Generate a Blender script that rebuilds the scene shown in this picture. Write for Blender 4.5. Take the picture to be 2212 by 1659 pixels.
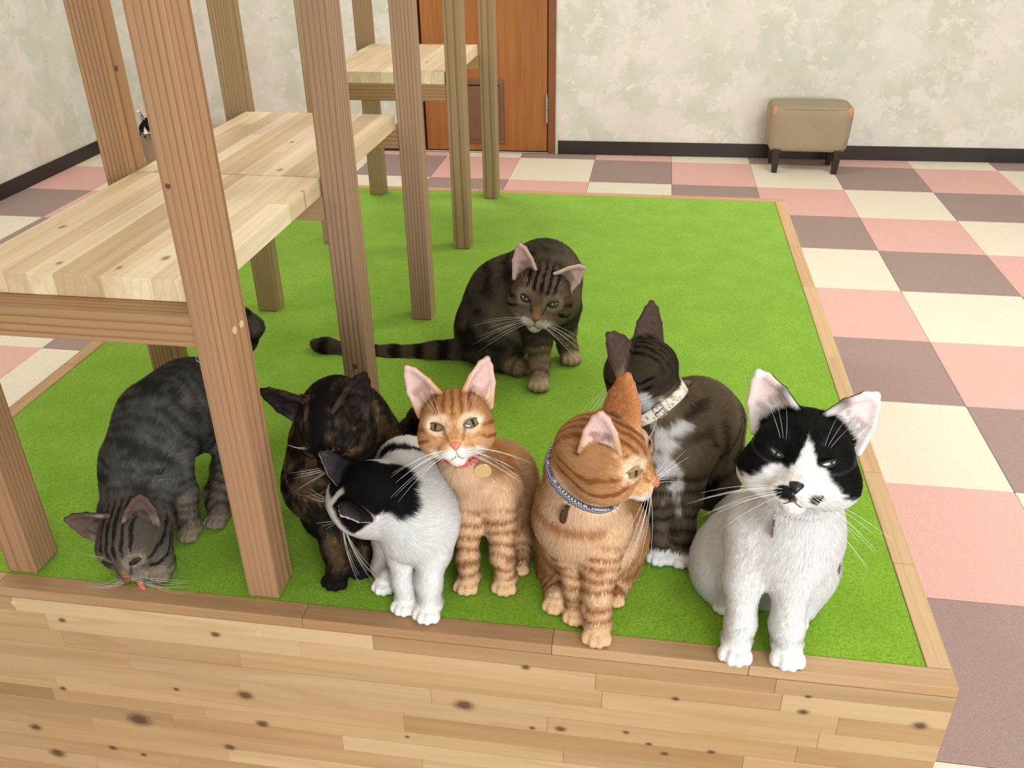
import bpy, bmesh, math, random, time
import numpy as np
from mathutils import Vector, Matrix

T0 = time.time()
for _o in list(bpy.data.objects):
    bpy.data.objects.remove(_o)
SC = bpy.context.scene
COL = SC.collection
random.seed(7)

# ---------------------------------------------------------------- camera
FPX, IW, IH = 1907.0, 2212.0, 1659.0
PITCH, YAW, ROLL = 0.5148, -0.1627, -0.0167
cy_, sy_ = math.cos(YAW), math.sin(YAW)
fwd = Vector((sy_*math.cos(PITCH), cy_*math.cos(PITCH), -math.sin(PITCH)))
rgt = Vector((cy_, -sy_, 0.0))
upv = rgt.cross(fwd)
r2 = rgt*math.cos(ROLL) + upv*math.sin(ROLL)
u2 = -rgt*math.sin(ROLL) + upv*math.cos(ROLL)
cam_d = bpy.data.cameras.new('camera')
cam_d.sensor_width = 36.0
cam_d.lens = FPX/IW*36.0
cam_d.clip_start = 0.05
cam = bpy.data.objects.new('camera', cam_d)
cam.matrix_world = Matrix(((r2.x, u2.x, -fwd.x, -0.386), (r2.y, u2.y, -fwd.y, -0.776), (r2.z, u2.z, -fwd.z, 0.8082), (0, 0, 0, 1)))
COL.objects.link(cam)
SC.camera = cam

# ---------------------------------------------------------------- world, lamps, exposure
SC.view_settings.view_transform = 'Standard'
SC.view_settings.look = 'None'
SC.view_settings.gamma = 1.0
SC.view_settings.exposure = -0.42
SC.view_settings.use_curve_mapping = False
SC.cycles.diffuse_bounces = 6
FLOOR_Z = -0.465
CEIL_Z = 2.1
wd = bpy.data.worlds.new('world')
SC.world = wd
wd.use_nodes = True
wd.node_tree.nodes['Background'].inputs[0].default_value = (0.9, 0.95, 1.0, 1)
wd.node_tree.nodes['Background'].inputs[1].default_value = 0.25

# ceiling lamps of the room: (x, y, power); panels 1.2 x 0.6 m
LAMPS = [(0.9, 0.3, 12.0), (0.9, 1.9, 42.0), (-1.9, 0.6, 7.0), (-1.9, 2.6, 30.0), (0.5, -1.6, 12.0), (-1.9, -1.6, 5.0)]
for lx, ly, lp in LAMPS:
    ld = bpy.data.lights.new('ceiling_lamp_light', 'AREA')
    ld.shape = 'RECTANGLE'; ld.size = 1.2; ld.size_y = 0.6
    ld.energy = lp
    ld.color = (1.0, 0.965, 0.91)
    lo = bpy.data.objects.new('ceiling_lamp_light', ld)
    lo.location = (lx, ly, CEIL_Z-0.09)
    COL.objects.link(lo)
# daylight from the room's big window behind and to the right of the camera
ld = bpy.data.lights.new('window_daylight', 'AREA')
ld.shape = 'RECTANGLE'; ld.size = 2.2; ld.size_y = 1.4
ld.energy = 178.0
ld.color = (0.93, 0.965, 1.0)
lo = bpy.data.objects.new('window_daylight', ld)
lo.location = (1.2, -3.35, 0.75)
lo.rotation_euler = (math.radians(90), 0, 0)   # shines along +y
lo.rotation_euler = Vector((-0.25, 1.0, -0.12)).to_track_quat('-Z', 'Z').to_euler()
COL.objects.link(lo)


# ---------------------------------------------------------------- small helpers
def lin(c):
    r = []
    for v in c:
        v = v/255.0
        r.append(v/12.92 if v <= 0.04045 else ((v+0.055)/1.055)**2.4)
    return tuple(r)


def rgba(c):
    return (*lin(c), 1.0)


def tag(o, label=None, cat=None, group=None, kind=None):
    if label: o['label'] = label
    if cat: o['category'] = cat
    if group: o['group'] = group
    if kind: o['kind'] = kind
    return o


def mesh_obj(name, verts, faces, mat=None, parent=None, smooth=False, loc=None):
    me = bpy.data.meshes.new(name)
    me.from_pydata([tuple(v) for v in verts], [], faces)
    if smooth:
        me.polygons.foreach_set('use_smooth', [True]*len(me.polygons))
    me.update()
    o = bpy.data.objects.new(name, me)
    COL.objects.link(o)
    if mat: me.materials.append(mat)
    if parent: o.parent = parent
    if loc: o.location = loc
    return o


def bm_obj(name, bm, mat=None, parent=None, smooth=False):
    me = bpy.data.meshes.new(name)
    bm.to_mesh(me); bm.free()
    if smooth:
        me.polygons.foreach_set('use_smooth', [True]*len(me.polygons))
    o = bpy.data.objects.new(name, me)
    COL.objects.link(o)
    if mat: me.materials.append(mat)
    if parent: o.parent = parent
    return o


def add_box(bm, lo, hi, bev=0.0, seg=1):
    r = bmesh.ops.create_cube(bm, size=1.0)
    vs = r['verts']
    for v in vs:
        v.co = Vector(((lo[0]+hi[0])/2+v.co.x*(hi[0]-lo[0]), (lo[1]+hi[1])/2+v.co.y*(hi[1]-lo[1]), (lo[2]+hi[2])/2+v.co.z*(hi[2]-lo[2])))
    if bev > 0:
        es = list({e for v in vs for e in v.link_edges})
        bmesh.ops.bevel(bm, geom=es, offset=bev, segments=seg, profile=0.5, affect='EDGES')


def box(name, lo, hi, mat=None, parent=None, bev=0.0, seg=1):
    bm = bmesh.new()
    add_box(bm, lo, hi, bev, seg)
    return bm_obj(name, bm, mat, parent)


def empty(name, loc):
    o = bpy.data.objects.new(name, None)
    o.empty_display_size = 0.05
    o.location = loc
    COL.objects.link(o)
    return o


def adopt(child, parent):
    child.parent = parent
    child.matrix_parent_inverse = Matrix.Translation(-Vector(parent.location))
    return child


class NT:
    def __init__(s, name):
        s.m = bpy.data.materials.new(name)
        s.m.use_nodes = True
        s.t = s.m.node_tree
        s.b = s.t.nodes['Principled BSDF']

    def n(s, kind, **kw):
        nd = s.t.nodes.new(kind)
        for k, v in kw.items():
            if k.startswith('i_'):
                key = k[2:]
                key = int(key) if key.isdigit() else key
                nd.inputs[key].default_value = v
            else:
                setattr(nd, k, v)
        return nd

    def l(s, a, b):
        s.t.links.new(a, b)

    def math(s, op, a, b=None, c=None):
        nd = s.n('ShaderNodeMath', operation=op)
        for i, v in enumerate((a, b, c)):
            if v is None: continue
            if hasattr(v, 'links'): s.l(v, nd.inputs[i])
            else: nd.inputs[i].default_value = v
        return nd.outputs[0]

    def ramp(s, fac, stops, interp='LINEAR'):
        nd = s.n('ShaderNodeValToRGB')
        cr = nd.color_ramp
        cr.interpolation = interp
        while len(cr.elements) < len(stops): cr.elements.new(0.5)
        for e, (p, c) in zip(cr.elements, stops):
            e.position = p
            e.color = c if len(c) == 4 else (*c, 1)
        s.l(fac, nd.inputs[0])
        return nd.outputs[0]

    def mix(s, fac, a, b, blend='MIX'):
        nd = s.n('ShaderNodeMix', data_type='RGBA', blend_type=blend)
        for i, v in ((0, fac), (6, a), (7, b)):
            if hasattr(v, 'links'): s.l(v, nd.inputs[i])
            else: nd.inputs[i].default_value = v
        return nd.outputs[2]

    def mapping(s, vec, scale=(1, 1, 1), loc=(0, 0, 0), rot=(0, 0, 0)):
        nd = s.n('ShaderNodeMapping')
        nd.inputs['Scale'].default_value = scale
        nd.inputs['Location'].default_value = loc
        nd.inputs['Rotation'].default_value = rot
        s.l(vec, nd.inputs['Vector'])
        return nd.outputs[0]

    def noise(s, vec, scale, detail=2.0, rough=0.5, dist=0.0):
        nd = s.n('ShaderNodeTexNoise')
        nd.inputs['Scale'].default_value = scale
        nd.inputs['Detail'].default_value = detail
        nd.inputs['Roughness'].default_value = rough
        nd.inputs['Distortion'].default_value = dist
        s.l(vec, nd.inputs['Vector'])
        return nd

    def bump(s, height, strength=0.3, distance=0.002):
        nd = s.n('ShaderNodeBump')
        nd.inputs['Strength'].default_value = strength
        nd.inputs['Distance'].default_value = distance
        s.l(height, nd.inputs['Height'])
        s.l(nd.outputs[0], s.b.inputs['Normal'])

    def set(s, **kw):
        for k, v in kw.items():
            s.b.inputs[k.replace('_', ' ')].default_value = v
        return s


def simple_mat(name, c, rough=0.5, metal=0.0, var=0.06, scale=30.0, spec=0.5):
    m = NT(name)
    tc = m.n('ShaderNodeTexCoord')
    nz = m.noise(tc.outputs['Object'], scale, 3.0)
    a = tuple(max(0, v*(1-var)) for v in lin(c)); b = tuple(min(1, v*(1+var)) for v in lin(c))
    m.l(m.ramp(nz.outputs[0], [(0.3, a), (0.7, b)]), m.b.inputs['Base Color'])
    m.set(Roughness=rough, Metallic=metal)
    m.b.inputs['Specular IOR Level'].default_value = spec
    return m.m


def grain_vec(m, axis):
    """object coordinates with the grain direction turned onto Z, plus a random shift per object"""
    tc = m.n('ShaderNodeTexCoord')
    sep = m.n('ShaderNodeSeparateXYZ'); m.l(tc.outputs['Object'], sep.inputs[0])
    cmb = m.n('ShaderNodeCombineXYZ')
    order = {'z': (0, 1, 2), 'x': (1, 2, 0), 'y': (0, 2, 1)}[axis]
    for i, k in enumerate(order): m.l(sep.outputs[k], cmb.inputs[i])
    oi = m.n('ShaderNodeObjectInfo')
    sh = m.n('ShaderNodeVectorMath', operation='SCALE'); sh.inputs[0].default_value = (3.1, 5.3, 7.7)
    m.l(oi.outputs['Random'], sh.inputs['Scale'])
    ad = m.n('ShaderNodeVectorMath', operation='ADD')
    m.l(cmb.outputs[0], ad.inputs[0]); m.l(sh.outputs[0], ad.inputs[1])
    return tc, cmb.outputs[0], ad.outputs[0], oi


def wood_fir(name, axis, pale=(206, 165, 122), dark=(150, 99, 64), tint=(196, 150, 116)):
    """straight-grained square timber: fine dark growth lines along the length"""
    m = NT(name)
    tc, base, shifted, oi = grain_vec(m, axis)
    # distance from a pith far outside the stick, different for each stick
    sc = m.n('ShaderNodeVectorMath', operation='MULTIPLY'); sc.inputs[1].default_value = (1, 1, 0.018)
    m.l(base, sc.inputs[0])
    warp = m.noise(m.mapping(shifted, (9, 9, 1.6)), 1.0, 2.0)
    ws = m.n('ShaderNodeVectorMath', operation='SCALE'); ws.inputs['Scale'].default_value = 0.011
    m.l(warp.outputs['Color'], ws.inputs[0])
    a1 = m.n('ShaderNodeVectorMath', operation='ADD'); m.l(sc.outputs[0], a1.inputs[0]); m.l(ws.outputs[0], a1.inputs[1])
    pith = m.n('ShaderNodeCombineXYZ')
    m.l(m.math('MULTIPLY_ADD', oi.outputs['Random'], 0.10, 0.06), pith.inputs[0])
    m.l(m.math('MULTIPLY_ADD', oi.outputs['Random'], -0.16, 0.14), pith.inputs[1])
    a2 = m.n('ShaderNodeVectorMath', operation='SUBTRACT'); m.l(a1.outputs[0], a2.inputs[0]); m.l(pith.outputs[0], a2.inputs[1])
    m2 = m.n('ShaderNodeVectorMath', operation='MULTIPLY'); m2.inputs[1].default_value = (1, 1, 0); m.l(a2.outputs[0], m2.inputs[0])
    ln = m.n('ShaderNodeVectorMath', operation='LENGTH'); m.l(m2.outputs[0], ln.inputs[0])
    ph = m.math('FRACT', m.math('MULTIPLY', ln.outputs['Value'], 150.0))
    band = m.ramp(ph, [(0.0, (0, 0, 0)), (0.62, (0.16,)*3), (0.84, (1, 1, 1)), (0.93, (1, 1, 1)), (1.0, (0, 0, 0))])
    fine = m.noise(m.mapping(shifted, (260, 260, 3.0)), 1.0, 2.0)
    col = m.mix(m.math('MULTIPLY', band, 0.78), rgba(pale), rgba(dark))
    big = m.noise(m.mapping(shifted, (22, 22, 1.0)), 1.0, 2.0)
    col = m.mix(m.ramp(big.outputs[0], [(0.4, (0, 0, 0)), (0.75, (0.75,)*3)]), col, rgba(tint), 'MIX')
    col = m.mix(m.ramp(fine.outputs[0], [(0.35, (0.16,)*3), (0.65, (0, 0, 0))]), col, rgba(dark))
    vr = m.ramp(oi.outputs['Random'], [(0.0, (0.92, 0.90, 0.86)), (0.5, (1.0, 0.97, 0.94)), (1.0, (1.04, 1.03, 1.0))])
    col = m.mix(1.0, col, vr, 'MULTIPLY')
    m.l(col, m.b.inputs['Base Color'])
    m.set(Roughness=0.62)
    m.b.inputs['Specular IOR Level'].default_value = 0.25
    m.bump(m.math('MULTIPLY', band, -1.0), 0.25, 0.0006)
    return m.m


def wood_board(name, axis, tones, knots=(), grain=0.5, knot_tone=(88, 62, 42), rough=0.5, knot_axes=(0, 2), knot_scale=(0.85, 1.25)):
    """edge-glued board strip; 'knots' are (a, b, radius) spots of real knots in the board plane"""
    m = NT(name)
    tc, base, shifted, oi = grain_vec(m, axis)
    n1 = m.noise(m.mapping(shifted, (26, 26, 1.5)), 1.0, 3.0, 0.55, 0.6)
    n2 = m.noise(m.mapping(shifted, (190, 190, 4.0)), 1.0, 2.0)
    k = len(tones)
    col = m.ramp(oi.outputs['Random'], [(i/max(1, k-1), rgba(t)) for i, t in enumerate(tones)])
    drk = m.mix(1.0, col, (0.80, 0.70, 0.58, 1), 'MULTIPLY')
    lgt = m.mix(1.0, col, (1.08, 1.07, 1.05, 1), 'MULTIPLY')
    col = m.mix(m.ramp(n1.outputs[0], [(0.36, (grain,)*3), (0.52, (0, 0, 0))]), col, drk)
    col = m.mix(m.ramp(n1.outputs[0], [(0.52, (0, 0, 0)), (0.74, (0.9,)*3)]), col, lgt)
    col = m.mix(m.ramp(n2.outputs[0], [(0.30, (0.22,)*3), (0.6, (0, 0, 0))]), col, drk)
    # growth-ring figure wandering along the strip
    wv = m.n('ShaderNodeTexWave', wave_type='BANDS', bands_direction='X')
    wv.inputs['Scale'].default_value = 1.0; wv.inputs['Distortion'].default_value = 14.0; wv.inputs['Detail'].default_value = 2.0
    wv.inputs['Detail Scale'].default_value = 0.6
    m.l(m.mapping(shifted, (26, 26, 2.0)), wv.inputs['Vector'])
    col = m.mix(m.ramp(wv.outputs['Fac'], [(0.80, (0, 0, 0)), (0.97, (0.34,)*3)]), col, drk)
    if knots:
        sep = m.n('ShaderNodeSeparateXYZ'); m.l(tc.outputs['Object'], sep.inputs[0])
        wob = m.noise(tc.outputs['Object'], 130.0, 2.0)
        best = None
        for (a, b, r) in knots:
            da = m.math('DIVIDE', m.math('SUBTRACT', sep.outputs[knot_axes[0]], a), r*knot_scale[1])
            db = m.math('DIVIDE', m.math('SUBTRACT', sep.outputs[knot_axes[1]], b), r*knot_scale[0])
            d = m.math('SQRT', m.math('ADD', m.math('MULTIPLY', da, da), m.math('MULTIPLY', db, db)))
            best = d if best is None else m.math('MINIMUM', best, d)
        best = m.math('ADD', best, m.math('MULTIPLY_ADD', wob.outputs[0], 0.7, -0.35))
        halo = m.ramp(best, [(0.0, (1, 1, 1)), (0.55, (0.95,)*3), (1.0, (0.5,)*3), (1.5, (0, 0, 0))] if False else [(0.0, (0.95,)*3), (0.40, (0.9,)*3), (0.55, (0.42,)*3), (0.62, (0.58,)*3), (0.72, (0.22,)*3), (1.0, (0, 0, 0))])
        # 'best' runs 0..2 over the knot and its rim
        m.t.links.remove(halo.node.inputs[0].links[0])
        m.l(m.math('MULTIPLY', best, 0.5), halo.node.inputs[0])
        col = m.mix(halo, col, rgba(knot_tone))
    m.l(col, m.b.inputs['Base Color'])
    m.set(Roughness=rough)
    m.b.inputs['Specular IOR Level'].default_value = 0.3
    m.bump(n2.outputs[0], 0.08, 0.0006)
    return m.m


# ---------------------------------------------------------------- room shell
def wallpaper(name):
    m = NT(name)
    tc = m.n('ShaderNodeTexCoord')
    o = tc.outputs['Object']
    warp = m.noise(o, 9.0, 4.0, 0.65)
    ws = m.n('ShaderNodeVectorMath', operation='SCALE'); ws.inputs['Scale'].default_value = 0.16
    m.l(warp.outputs['Color'], ws.inputs[0])
    ad = m.n('ShaderNodeVectorMath', operation='ADD'); m.l(o, ad.inputs[0]); m.l(ws.outputs[0], ad.inputs[1])
    big = m.noise(ad.outputs[0], 5.0, 3.0, 0.55)
    med = m.noise(ad.outputs[0], 8.5, 4.0, 0.6, 0.4)
    hue = m.noise(o, 4.4, 2.0)
    vor = m.n('ShaderNodeTexVoronoi', feature='F1'); vor.inputs['Scale'].default_value = 16.0
    m.l(m.mapping(ad.outputs[0], (1.0, 1.0, 1.9), rot=(0.0, 0.6, 0.0)), vor.inputs['Vector'])
    green = m.ramp(hue.outputs[0], [(0.36, rgba((212, 214, 204))), (0.5, rgba((206, 211, 196))), (0.62, rgba((211, 210, 196)))])
    pale = m.ramp(hue.outputs[0], [(0.4, rgba((228, 225, 218))), (0.62, rgba((224, 222, 211)))])
    col = m.mix(m.ramp(big.outputs[0], [(0.42, (0, 0, 0)), (0.58, (0.8,)*3)]), green, pale)
    col = m.mix(m.ramp(med.outputs[0], [(0.54, (0, 0, 0)), (0.58, (0.7,)*3)]), col, rgba((231, 228, 222)))
    # dabbed leaf strokes
    leaf = m.ramp(vor.outputs['Distance'], [(0.16, (0.5,)*3), (0.2, (0, 0, 0))])
    sel = m.ramp(vor.outputs['Color'], [(0.58, (0, 0, 0)), (0.62, (1, 1, 1))])
    col = m.mix(m.mix(1.0, leaf, sel, 'MULTIPLY'), col, rgba((186, 190, 178)))
    sel2 = m.ramp(vor.outputs['Color'], [(0.30, (1, 1, 1)), (0.34, (0, 0, 0))])
    leaf2 = m.ramp(vor.outputs['Distance'], [(0.2, (0.7,)*3), (0.24, (0, 0, 0))])
    col = m.mix(m.mix(1.0, leaf2, sel2, 'MULTIPLY'), col, rgba((236, 233, 226)))
    m.l(col, m.b.inputs['Base Color'])
    m.set(Roughness=0.85)
    m.b.inputs['Specular IOR Level'].default_value = 0.15
    m.bump(m.noise(o, 260.0, 2.0).outputs[0], 0.12, 0.0008)
    return m.m


M_wall = wallpaper('wallpaper')
M_ceil = simple_mat('ceiling_paint', (238, 236, 230), 0.9)
M_base = simple_mat('vinyl_baseboard', (46, 38, 36), 0.45, var=0.1)
M_slab = simple_mat('floor_slab', (120, 112, 104), 0.9)


def structure(o):
    o['kind'] = 'structure'
    return o


BA = math.atan2(0.061, 2.387)          # the far wall is not quite square to the platform
BY = 3.99                               # its y at x = -0.9


def back_y(x):
    return 3.981+(x+0.899)*0.02556


def rotbox(name, x0, x1, d0, d1, z0, z1, mat, parent=None, bev=0.0):
    """box along the far wall: x range, depth d (negative = into the room), height"""
    o = box(name, (x0+0.9, d0, z0), (x1+0.9, d1, z1), mat, None, bev)
    o.location = (-0.9, 3.981, 0)
    o.rotation_euler = (0, 0, BA)
    if parent: adopt(o, parent)
    return o


LX = -3.44
RX = 3.2
FY = -3.6
DOOR = (-1.647, -0.921)
wl = rotbox('wall_back', LX-0.2, DOOR[0]-0.012, 0.0, 0.12, FLOOR_Z, CEIL_Z, M_wall); structure(wl)
wl2 = rotbox('wall_back', DOOR[1]+0.008, RX+0.2, 0.0, 0.12, FLOOR_Z, CEIL_Z, M_wall); structure(wl2)
wl3 = rotbox('wall_back', DOOR[0]-0.012, DOOR[1]+0.008, 0.0, 0.12, FLOOR_Z+2.02, CEIL_Z, M_wall); structure(wl3)
structure(box('wall_left', (LX-0.12, FY, FLOOR_Z), (LX, back_y(LX)+0.1, CEIL_Z), M_wall))
structure(box('wall_right', (RX, FY, FLOOR_Z), (RX+0.12, back_y(RX)+0.1, CEIL_Z), M_wall))
structure(box('wall_front', (LX-0.12, FY-0.12, FLOOR_Z), (RX+0.12, FY, CEIL_Z), M_wall))
structure(box('ceiling', (LX-0.12, FY-0.12, CEIL_Z), (RX+0.12, 4.3, CEIL_Z+0.1), M_ceil))
floor = structure(box('floor', (LX-0.12, FY-0.12, FLOOR_Z-0.12), (RX+0.12, 4.3, FLOOR_Z-0.008), M_slab))
structure(rotbox('baseboard_back', LX, DOOR[0]-0.05, -0.008, 0.0, FLOOR_Z, FLOOR_Z+0.072, M_base, bev=0.002))
structure(rotbox('baseboard_back', DOOR[1]+0.028, RX, -0.008, 0.0, FLOOR_Z, FLOOR_Z+0.072, M_base, bev=0.002))
structure(box('baseboard_left', (LX, FY, FLOOR_Z), (LX+0.008, back_y(LX), FLOOR_Z+0.07), M_base, None, 0.002))


# carpet tiles
def carpet(name, c):
    m = NT(name)
    tc = m.n('ShaderNodeTexCoord')
    ge = m.n('ShaderNodeNewGeometry')
    n1 = m.noise(ge.outputs['Position'], 420.0, 2.0)
    n2 = m.noise(ge.outputs['Position'], 5.0, 4.0, 0.6)
    n3 = m.noise(ge.outputs['Position'], 60.0, 3.0, 0.6)
    a = tuple(v*0.80 for v in lin(c)); b = tuple(min(1, v*1.13) for v in lin(c))
    col = m.ramp(n1.outputs[0], [(0.28, a), (0.55, lin(c)), (0.78, b)])
    col = m.mix(m.ramp(n2.outputs[0], [(0.42, (0.20,)*3), (0.6, (0, 0, 0))]), col, (*[v*0.88 for v in lin(c)], 1))
    col = m.mix(m.ramp(n3.outputs[0], [(0.56, (0,)*3), (0.72, (0.35,)*3)]), col, (*[v*0.86 for v in lin(c)], 1))
    m.l(col, m.b.inputs['Base Color'])
    m.set(Roughness=0.95)
    m.b.inputs['Specular IOR Level'].default_value = 0.1
    m.bump(n1.outputs[0], 0.6, 0.002)
    return m.m


M_tile = [carpet('carpet_cream', (236, 228, 210)), carpet('carpet_pink', (228, 184, 176)), carpet('carpet_mauve', (166, 146, 141))]
TS = 0.4
TX, TY = 0.1141, 3.8833
tile_me = []
for mm in M_tile:
    bm = bmesh.new()
    add_box(bm, (0.0006, 0.0006, -0.008), (TS-0.0006, TS-0.0006, 0.0), 0.0016, 1)
    me = bpy.data.meshes.new('carpet_tile'); bm.to_mesh(me); bm.free(); me.materials.append(mm)
    tile_me.append(me)
for i in range(-9, 6):
    for r in range(-1, 14):
        x, y = TX+i*TS, TY-(r+1)*TS
        if x+TS < LX or x > 2.3: continue
        if x > -1.45 and x+TS < -0.05 and y > 0.05 and y+TS < 1.78: continue
        if y+TS < -0.9: continue
        if r == -1: y0 = TY
        o = bpy.data.objects.new('carpet_tile', tile_me[(r-i) % 3])
        o.location = (x, y, FLOOR_Z)
        COL.objects.link(o)
        o.parent = floor

# ---------------------------------------------------------------- door
def door_mat():
    m = NT('door_laminate')
    tc = m.n('ShaderNodeTexCoord')
    n1 = m.noise(m.mapping(tc.outputs['Object'], (40, 40, 2.2)), 1.0, 4.0, 0.6, 0.5)
    n2 = m.noise(m.mapping(tc.outputs['Object'], (4, 4, 0.6)), 1.0, 2.0)
    col = m.ramp(n1.outputs[0], [(0.3, rgba((146, 90, 42))), (0.55, rgba((164, 104, 50))), (0.75, rgba((174, 114, 58)))])
    col = m.mix(m.ramp(n2.outputs[0], [(0.4, (0.35,)*3), (0.6, (0, 0, 0))]), col, rgba((140, 84, 38)))
    m.l(col, m.b.inputs['Base Color'])
    m.set(Roughness=0.42)
    return m.m


M_door = door_mat()
M_doorframe = simple_mat('door_frame_laminate', (128, 78, 42), 0.45, scale=9)
M_panel = simple_mat('door_hatch_plastic', (118, 84, 58), 0.5)
M_dark = simple_mat('dark_gap', (20, 14, 10), 0.8)
M_steel = simple_mat('brushed_steel', (176, 176, 172), 0.35, 1.0)
dr = empty('door_1', (-1.284, back_y(-1.284), FLOOR_Z)); structure(dr)
x0, x1 = DOOR
rotbox('door_leaf', x0+0.036, x1-0.032, -0.004, 0.036, FLOOR_Z+0.012, FLOOR_Z+1.98, M_door, dr, 0.002)
rotbox('door_frame', x0-0.012, x0+0.026, -0.012, 0.1, FLOOR_Z+0.004, FLOOR_Z+2.02, M_doorframe, dr, 0.002)
rotbox('door_frame', x1-0.027, x1+0.012, -0.012, 0.1, FLOOR_Z+0.004, FLOOR_Z+2.02, M_doorframe, dr, 0.002)
rotbox('door_frame', x0+0.026, x1-0.027, -0.012, 0.1, FLOOR_Z+1.985, FLOOR_Z+2.02, M_doorframe, dr, 0.002)
rotbox('door_stop', x0+0.03, x1-0.03, 0.04, 0.06, FLOOR_Z, FLOOR_Z+1.985, M_dark, dr)
rotbox('threshold', x0-0.012, x1+0.012, -0.01, 0.1, FLOOR_Z-0.004, FLOOR_Z+0.008, M_steel, dr, 0.002)
# pet hatch low on the door
hx0, hx1, hz0, hz1 = -1.405, -1.182, FLOOR_Z+0.05, FLOOR_Z+0.385
hatch = box('pet_hatch', (hx0+0.9, -0.012, hz0), (hx1+0.9, -0.003, hz1), M_panel, None, 0.003)
hatch.location = (-0.9, 3.981, 0); hatch.rotation_euler = (0, 0, BA); adopt(hatch, dr)
def hpart(name, lo, hi, mat, bev=0.001):
    o = box(name, lo, hi, mat, None, bev)
    o.parent = hatch
    return o
hpart('flap', (hx0+0.9+0.024, -0.017, hz0+0.022), (hx1+0.9-0.024, -0.011, hz1-0.035), M_panel, 0.003)
hpart('flap_slot', (hx0+0.9+0.024, -0.0135, hz1-0.033), (hx1+0.9-0.024, -0.0115, hz1-0.026), M_dark, 0)
hpart('latch', (hx1+0.9-0.092, -0.022, hz0+0.215), (hx1+0.9-0.080, -0.016, hz0+0.245), M_dark, 0.001)
for sx in (hx0+0.9+0.012, hx1+0.9-0.012):
    for sz in (hz0+0.012, hz1-0.012):
        hpart('screw', (sx-0.003, -0.014, sz-0.003), (sx+0.003, -0.0115, sz+0.003), M_steel, 0.001)
# hinge
bm = bmesh.new()
for k in range(2):
    r = bmesh.ops.create_cone(bm, cap_ends=True, segments=12, radius1=0.009, radius2=0.009, depth=0.066,
                              matrix=Matrix.Translation((x1-0.034+0.9, -0.016, FLOOR_Z+0.20+k*0.068)))
bmesh.ops.create_cone(bm, cap_ends=True, segments=10, radius1=0.0055, radius2=0.004, depth=0.018,
                      matrix=Matrix.Translation((x1-0.034+0.9, -0.016, FLOOR_Z+0.31)))
hg = bm_obj('hinge', bm, M_steel); hg.location = (-0.9, 3.981, 0); hg.rotation_euler = (0, 0, BA); adopt(hg, dr)

# ---------------------------------------------------------------- ceiling lamps (their housings)
M_lampframe = simple_mat('lamp_frame_white', (236, 236, 232), 0.5)
dm = NT('lamp_diffuser'); dm.set(Roughness=0.4)
dm.b.inputs['Base Color'].default_value = (0.9, 0.9, 0.9, 1)
dm.b.inputs['Emission Color'].default_value = (1.0, 0.97, 0.92, 1); dm.b.inputs['Emission Strength'].default_value = 2.0
for q, (lx, ly, lp) in enumerate(LAMPS):
    lt = empty('ceiling_lamp', (lx, ly, CEIL_Z))
    tag(lt, 'white rectangular ceiling lamp with frosted diffuser above the room', 'lamp', 'ceiling lamps')
    for (a, b) in (((-0.64, -0.34), (0.64, -0.31)), ((-0.64, 0.31), (0.64, 0.34)), ((-0.64, -0.31), (-0.61, 0.31)), ((0.61, -0.31), (0.64, 0.31))):
        adopt(box('lamp_frame', (lx+a[0], ly+a[1], CEIL_Z-0.07), (lx+b[0], ly+b[1], CEIL_Z), M_lampframe, None, 0.003), lt)
    adopt(box('diffuser', (lx-0.61, ly-0.31, CEIL_Z-0.05), (lx+0.61, ly+0.31, CEIL_Z-0.03), dm.m), lt)

# ---------------------------------------------------------------- ottomans
def vinyl():
    m = NT('beige_vinyl')
    tc = m.n('ShaderNodeTexCoord')
    n1 = m.noise(tc.outputs['Object'], 420.0, 3.0)
    n2 = m.noise(tc.outputs['Object'], 7.0, 3.0)
    c = (158, 143, 116)
    col = m.ramp(n1.outputs[0], [(0.3, tuple(v*0.84 for v in lin(c))), (0.7, tuple(v*1.12 for v in lin(c)))])
    col = m.mix(m.ramp(n2.outputs[0], [(0.4, (0.3,)*3), (0.65, (0, 0, 0))]), col, rgba((140, 124, 98)))
    m.l(col, m.b.inputs['Base Color']); m.set(Roughness=0.55)
    m.bump(n1.outputs[0], 0.25, 0.0008)
    return m.m


M_vinyl = vinyl()
M_tape = simple_mat('tan_tape', (196, 138, 104), 0.45)
M_ottleg = simple_mat('dark_walnut_leg', (44, 32, 26), 0.4)


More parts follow.
